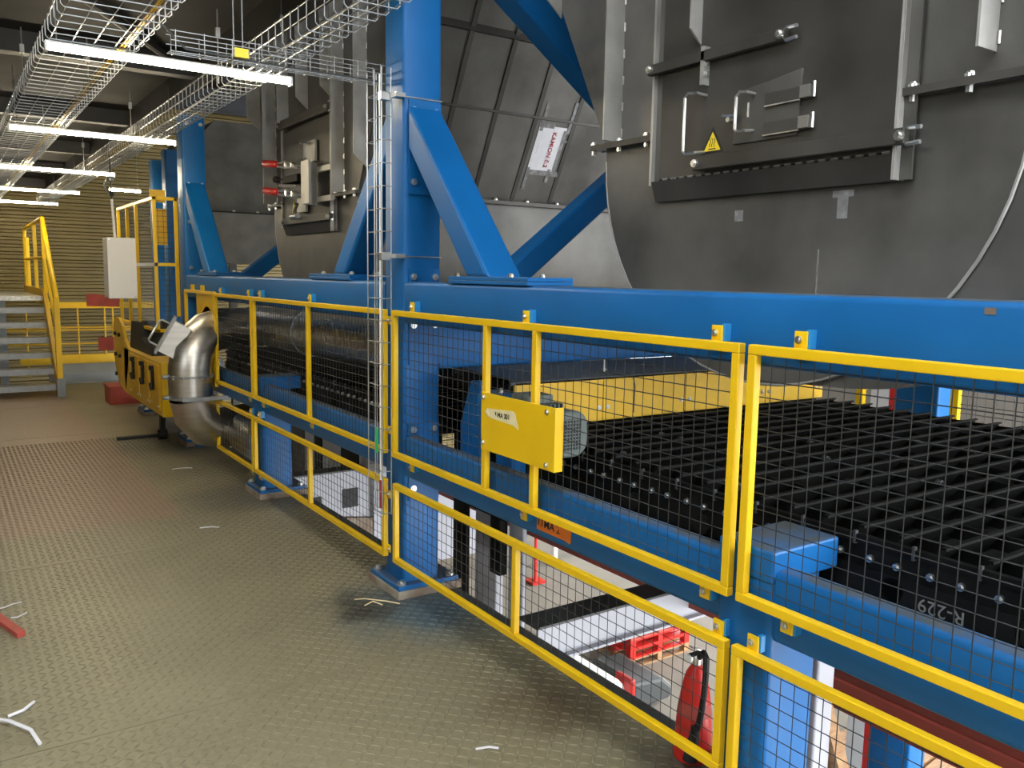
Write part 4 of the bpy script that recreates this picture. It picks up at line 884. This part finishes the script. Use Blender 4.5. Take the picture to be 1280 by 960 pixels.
# red pallets stacked on the lower floor
def pallet(cx, cy, z, rz, label, m):
    t = thing('pallet', (cx, cy, z), label, 'pallet', 'red pallets on the lower floor'); 
    for i in range(5): part('top_board', MB().box(cx-0.6, cx+0.6, cy-0.4+i*0.175, cy-0.4+i*0.175+0.1, z+0.122, z+0.144), m, t)
    for i in range(3): part('bottom_board', MB().box(cx-0.6, cx+0.6, cy-0.4+i*0.35, cy-0.4+i*0.35+0.1, z, z+0.022), m, t)
    for i in range(3):
        part('stringer_board', MB().box(cx-0.6+i*0.55, cx-0.5+i*0.55, cy-0.4, cy+0.4, z+0.10, z+0.122), m, t)
        for j in range(3): part('block', MB().box(cx-0.6+i*0.55, cx-0.5+i*0.55, cy-0.4+j*0.35, cy-0.3+j*0.35, z+0.022, z+0.10), m, t)
    t.rotation_euler = (0, 0, rz)
pl = ['lowest of the stacked pallets on the lower floor', 'second pallet from the floor in the red stack', 'third pallet from the floor in the red stack', 'fourth pallet from the floor in the red stack', 'topmost pallet of the red stack on the lower floor']
for i in range(5): pallet(8.6, 8.98, -4.0+i*0.145, 0.0, pl[i], ('wood', 'red', 'red', 'red_dull', 'red_dull')[i])
# pale vehicle-like box with red lamp on the lower floor, wood boards, scaffold
t = thing('compact_loader', (7.2, 8.6, -4.0), 'white and dark grey bodywork with a red strip on the lower floor', 'machine')
part('hood', MB().prism([(5.6, 7.7, -3.9), (7.05, 7.7, -3.9), (7.15, 7.7, -3.65), (7.0, 7.7, -3.5), (6.5, 7.7, -3.42), (5.6, 7.7, -3.42)], (0, 1.5, 0)), 'white_paint', t, bevel=0.06)
part('side_panel', MB().prism([(7.17, 7.6, -3.95), (7.85, 7.6, -3.95), (7.9, 7.6, -3.8), (7.7, 7.6, -3.62), (7.17, 7.6, -3.56)], (0, 0.9, 0)), 'dark_grey', t, bevel=0.05); part('red_strip', MB().box(7.10, 7.18, 7.58, 7.9, -3.85, -3.5), 'red', t, bevel=0.02)
for (x, y) in ((6.0, 7.9), (7.5, 7.7), (6.0, 9.0), (7.5, 8.3)): part('foot', MB().box(x, x+0.15, y, y+0.12, -4.0, -3.88), 'rubber', t)
t = thing('scaffold', (10.6, 13.5, -4), 'pale scaffold frame on the lower floor far behind', 'scaffold')
for (x, y) in ((9.8, 12.8), (11.6, 12.8), (9.8, 14.4), (11.6, 14.4)): part('standard', MB().cyl((x, y, -4), (x, y, -1.2), 0.06, 8), 'white_paint', t, True)
for z in (-3.6, -2.4, -1.3):
    part('ledger', MB().cyl((9.8, 12.8, z), (11.6, 12.8, z), 0.035, 8), 'white_paint', t); part('ledger', MB().cyl((9.8, 14.4, z), (11.6, 14.4, z), 0.035, 8), 'white_paint', t); part('ledger', MB().cyl((9.8, 12.8, z), (9.8, 14.4, z), 0.035, 8), 'white_paint', t)
for (x, y, lab) in ((8.9, 12.2, 'thin red pole standing on the lower floor, left one'), (11.4, 11.8, 'thin red pole standing on the lower floor, right one')):
    pp = thing('red_pole', (x, y, -4), lab, 'pole', 'red poles on the lower floor'); part('pole', MB().cyl((x, y, -4), (x, y, -2.4), 0.03, 8), 'red', pp, True); part('foot', MB().box(x-0.15, x+0.15, y-0.15, y+0.15, -4, -3.96), 'red', pp)
# yellow rail and blue column on the far side of the machine, seen above the rollers
t = thing('far_column', (5.45, 3.07, -4), 'dark blue column on the far side of the roller table', 'column')
part('shaft', MB().rbox('Z', -4, 1.25, 5.35, 5.56, 2.92, 3.22, 0.015), 'blue', t, True)
t = thing('far_guard', (5.3, 1.0, 0.3), 'yellow framed mesh guard on the far side of the machine', 'guard')
for y in (2.74, 3.40): part('post', MB().box(5.25, 5.29, y, y+0.05, 0.3, 1.3), 'yellow', t)
part('rail', MB().box(5.25, 5.29, -0.6, 2.78, 1.27, 1.31), 'yellow', t); part('rail', MB().box(5.25, 5.29, -0.6, 2.78, 0.3, 0.34), 'yellow', t)
wm = MB(); y = -0.55
while y < 2.74: wm.wire((5.28, y, 0.3), (5.28, y, 1.3), 0.0025); y += 0.055
z = 0.35
while z < 1.3: wm.wire((5.28, -0.6, z), (5.28, 2.74, z), 0.0025); z += 0.055
part('wire_mesh', wm, 'wire', t, kind='stuff')
t = thing('far_post', (5.9, 3.6, -4), 'white and red painted post beyond the roller table', 'post'); part('shaft', MB().box(5.9, 6.0, 3.60, 3.75, -4, 1.2), 'white_paint', t); part('stripe', MB().box(5.9, 6.0, 3.50, 3.598, -4, 1.2), 'red', t)
# boards and rubble directly below the lower right guard
t = thing('timber_board', (3.3, 1.7, -1.2), 'pale timber board leaning behind the bottom right guard', 'board')
part('board', MB().prism([(2.55, 1.72, 0.12), (2.60, 1.72, 0.14), (2.75, 1.55, -0.6), (2.70, 1.55, -0.6)], (0.0, 0.05, 0)), 'wood', t)

# timber and a crumpled white sheet on the lower floor under the right guard
t = thing('timber_pile', (9.6, 5.6, -4.0), 'pile of brown timber planks on the lower floor at the bottom right', 'timber')
random.seed(11)
for k in range(9):
    y = 4.3+0.28*(k % 5)+0.03*k; z = -4.0+0.07*(k//5); part('plank', MB().prism([(8.2+0.15*random.random(), y, z), (10.6, y+0.25*random.random(), z), (10.6, y+0.26+0.2*random.random(), z), (8.2, y+0.22, z)], (0, 0, 0.06)), 'wood', t)
t = thing('plank_beam', (9.5, 6.5, -4), 'pale edged dark plank lying beyond the timber on the lower floor', 'plank')
part('body', MB().box(8.6, 11.5, 6.3, 6.6, -4, -3.8), 'sheet_dark', t); part('edge', MB().box(8.6, 11.5, 6.6, 6.68, -4, -3.78), 'cream_tape', t)
vs = []; fs = []; random.seed(5); n = 9
for i_ in range(n):
    for j_ in range(n): vs.append((7.5+0.09*i_, 4.4+0.09*j_, -3.98+0.3*random.random()*math.sin(PI*i_/(n-1))*math.sin(PI*j_/(n-1))+0.1*math.sin(PI*i_/(n-1))*math.sin(PI*j_/(n-1))))
for i_ in range(n-1):
    for j_ in range(n-1): fs.append((i_*n+j_, (i_+1)*n+j_, (i_+1)*n+j_+1, i_*n+j_+1))
solo('plastic_sheet', MB().add(vs, fs), 'white_paint', (7.9, 4.8, -4.0), 'crumpled white plastic sheet on the lower floor by the timber', 'sheet')

# ================================================================== FLOOR LITTER
t = thing('wood_strip', (0.16, 4.35, 0), 'short reddish-brown strip lying on the floor at the left edge', 'strip')
part('bar', MB().prism([(0.08, 4.62, 0.0), (0.115, 4.64, 0.0), (0.235, 4.22, 0.0), (0.20, 4.20, 0.0)], (0, 0, 0.025)), 'red_dull', t, bevel=0.002)
part('tie', MB().tube([(0.13, 4.58, 0.02), (0.17, 4.60, 0.015), (0.21, 4.64, 0.01), (0.25, 4.66, 0.006)], 0.003, 5), 'paper', t, True); part('tie', MB().tube([(0.19, 4.43, 0.02), (0.22, 4.45, 0.01), (0.26, 4.50, 0.006)], 0.003, 5), 'paper', t, True)
solo('plastic_strap', MB().tube([(0.04, 3.36, 0.006), (0.08, 3.42, 0.02), (0.12, 3.36, 0.03), (0.18, 3.26, 0.025), (0.20, 3.18, 0.006)], 0.007, 6), 'paper', (0.1, 3.3, 0), 'curled pale plastic strap on the floor at bottom left', 'strap', smooth=True)
solo('plastic_strap', MB().tube([(0.12, 3.45, 0.006), (0.17, 3.46, 0.01), (0.21, 3.52, 0.006)], 0.006, 6), 'paper', (0.15, 3.45, 0), 'short pale plastic strap above the curled one at bottom left', 'strap', smooth=True)
solo('wire_scrap', MB().tube([(1.66, 3.83, 0.006), (1.70, 3.80, 0.012), (1.78, 3.72, 0.01), (1.83, 3.66, 0.006)], 0.003, 5).tube([(1.67, 3.73, 0.006), (1.72, 3.74, 0.014), (1.75, 3.69, 0.006)], 0.003, 5), 'cream_tape', (1.74, 3.75, 0), 'pale wire scraps on the floor by the near column foot', 'scrap', smooth=True)
def scrap(x, y, a, l, label):
    c, s_ = math.cos(a)*l/2, math.sin(a)*l/2
    solo('scrap_strip', MB().tube([(x-c, y-s_, 0.005), (x+c*0.2, y+s_*0.2+0.006, 0.008), (x+c, y+s_, 0.005)], 0.004, 5), 'paper', (x, y, 0), label, 'scrap', smooth=True)
scrap(1.50, 2.32, -0.5, 0.08, 'thin pale sliver on the floor at bottom centre')
scrap(1.60, 7.25, -0.2, 0.16, 'white scrap on the floor in front of the elbow duct')
scrap(1.36, 5.45, -0.4, 0.12, 'small white scrap on the floor in mid aisle')
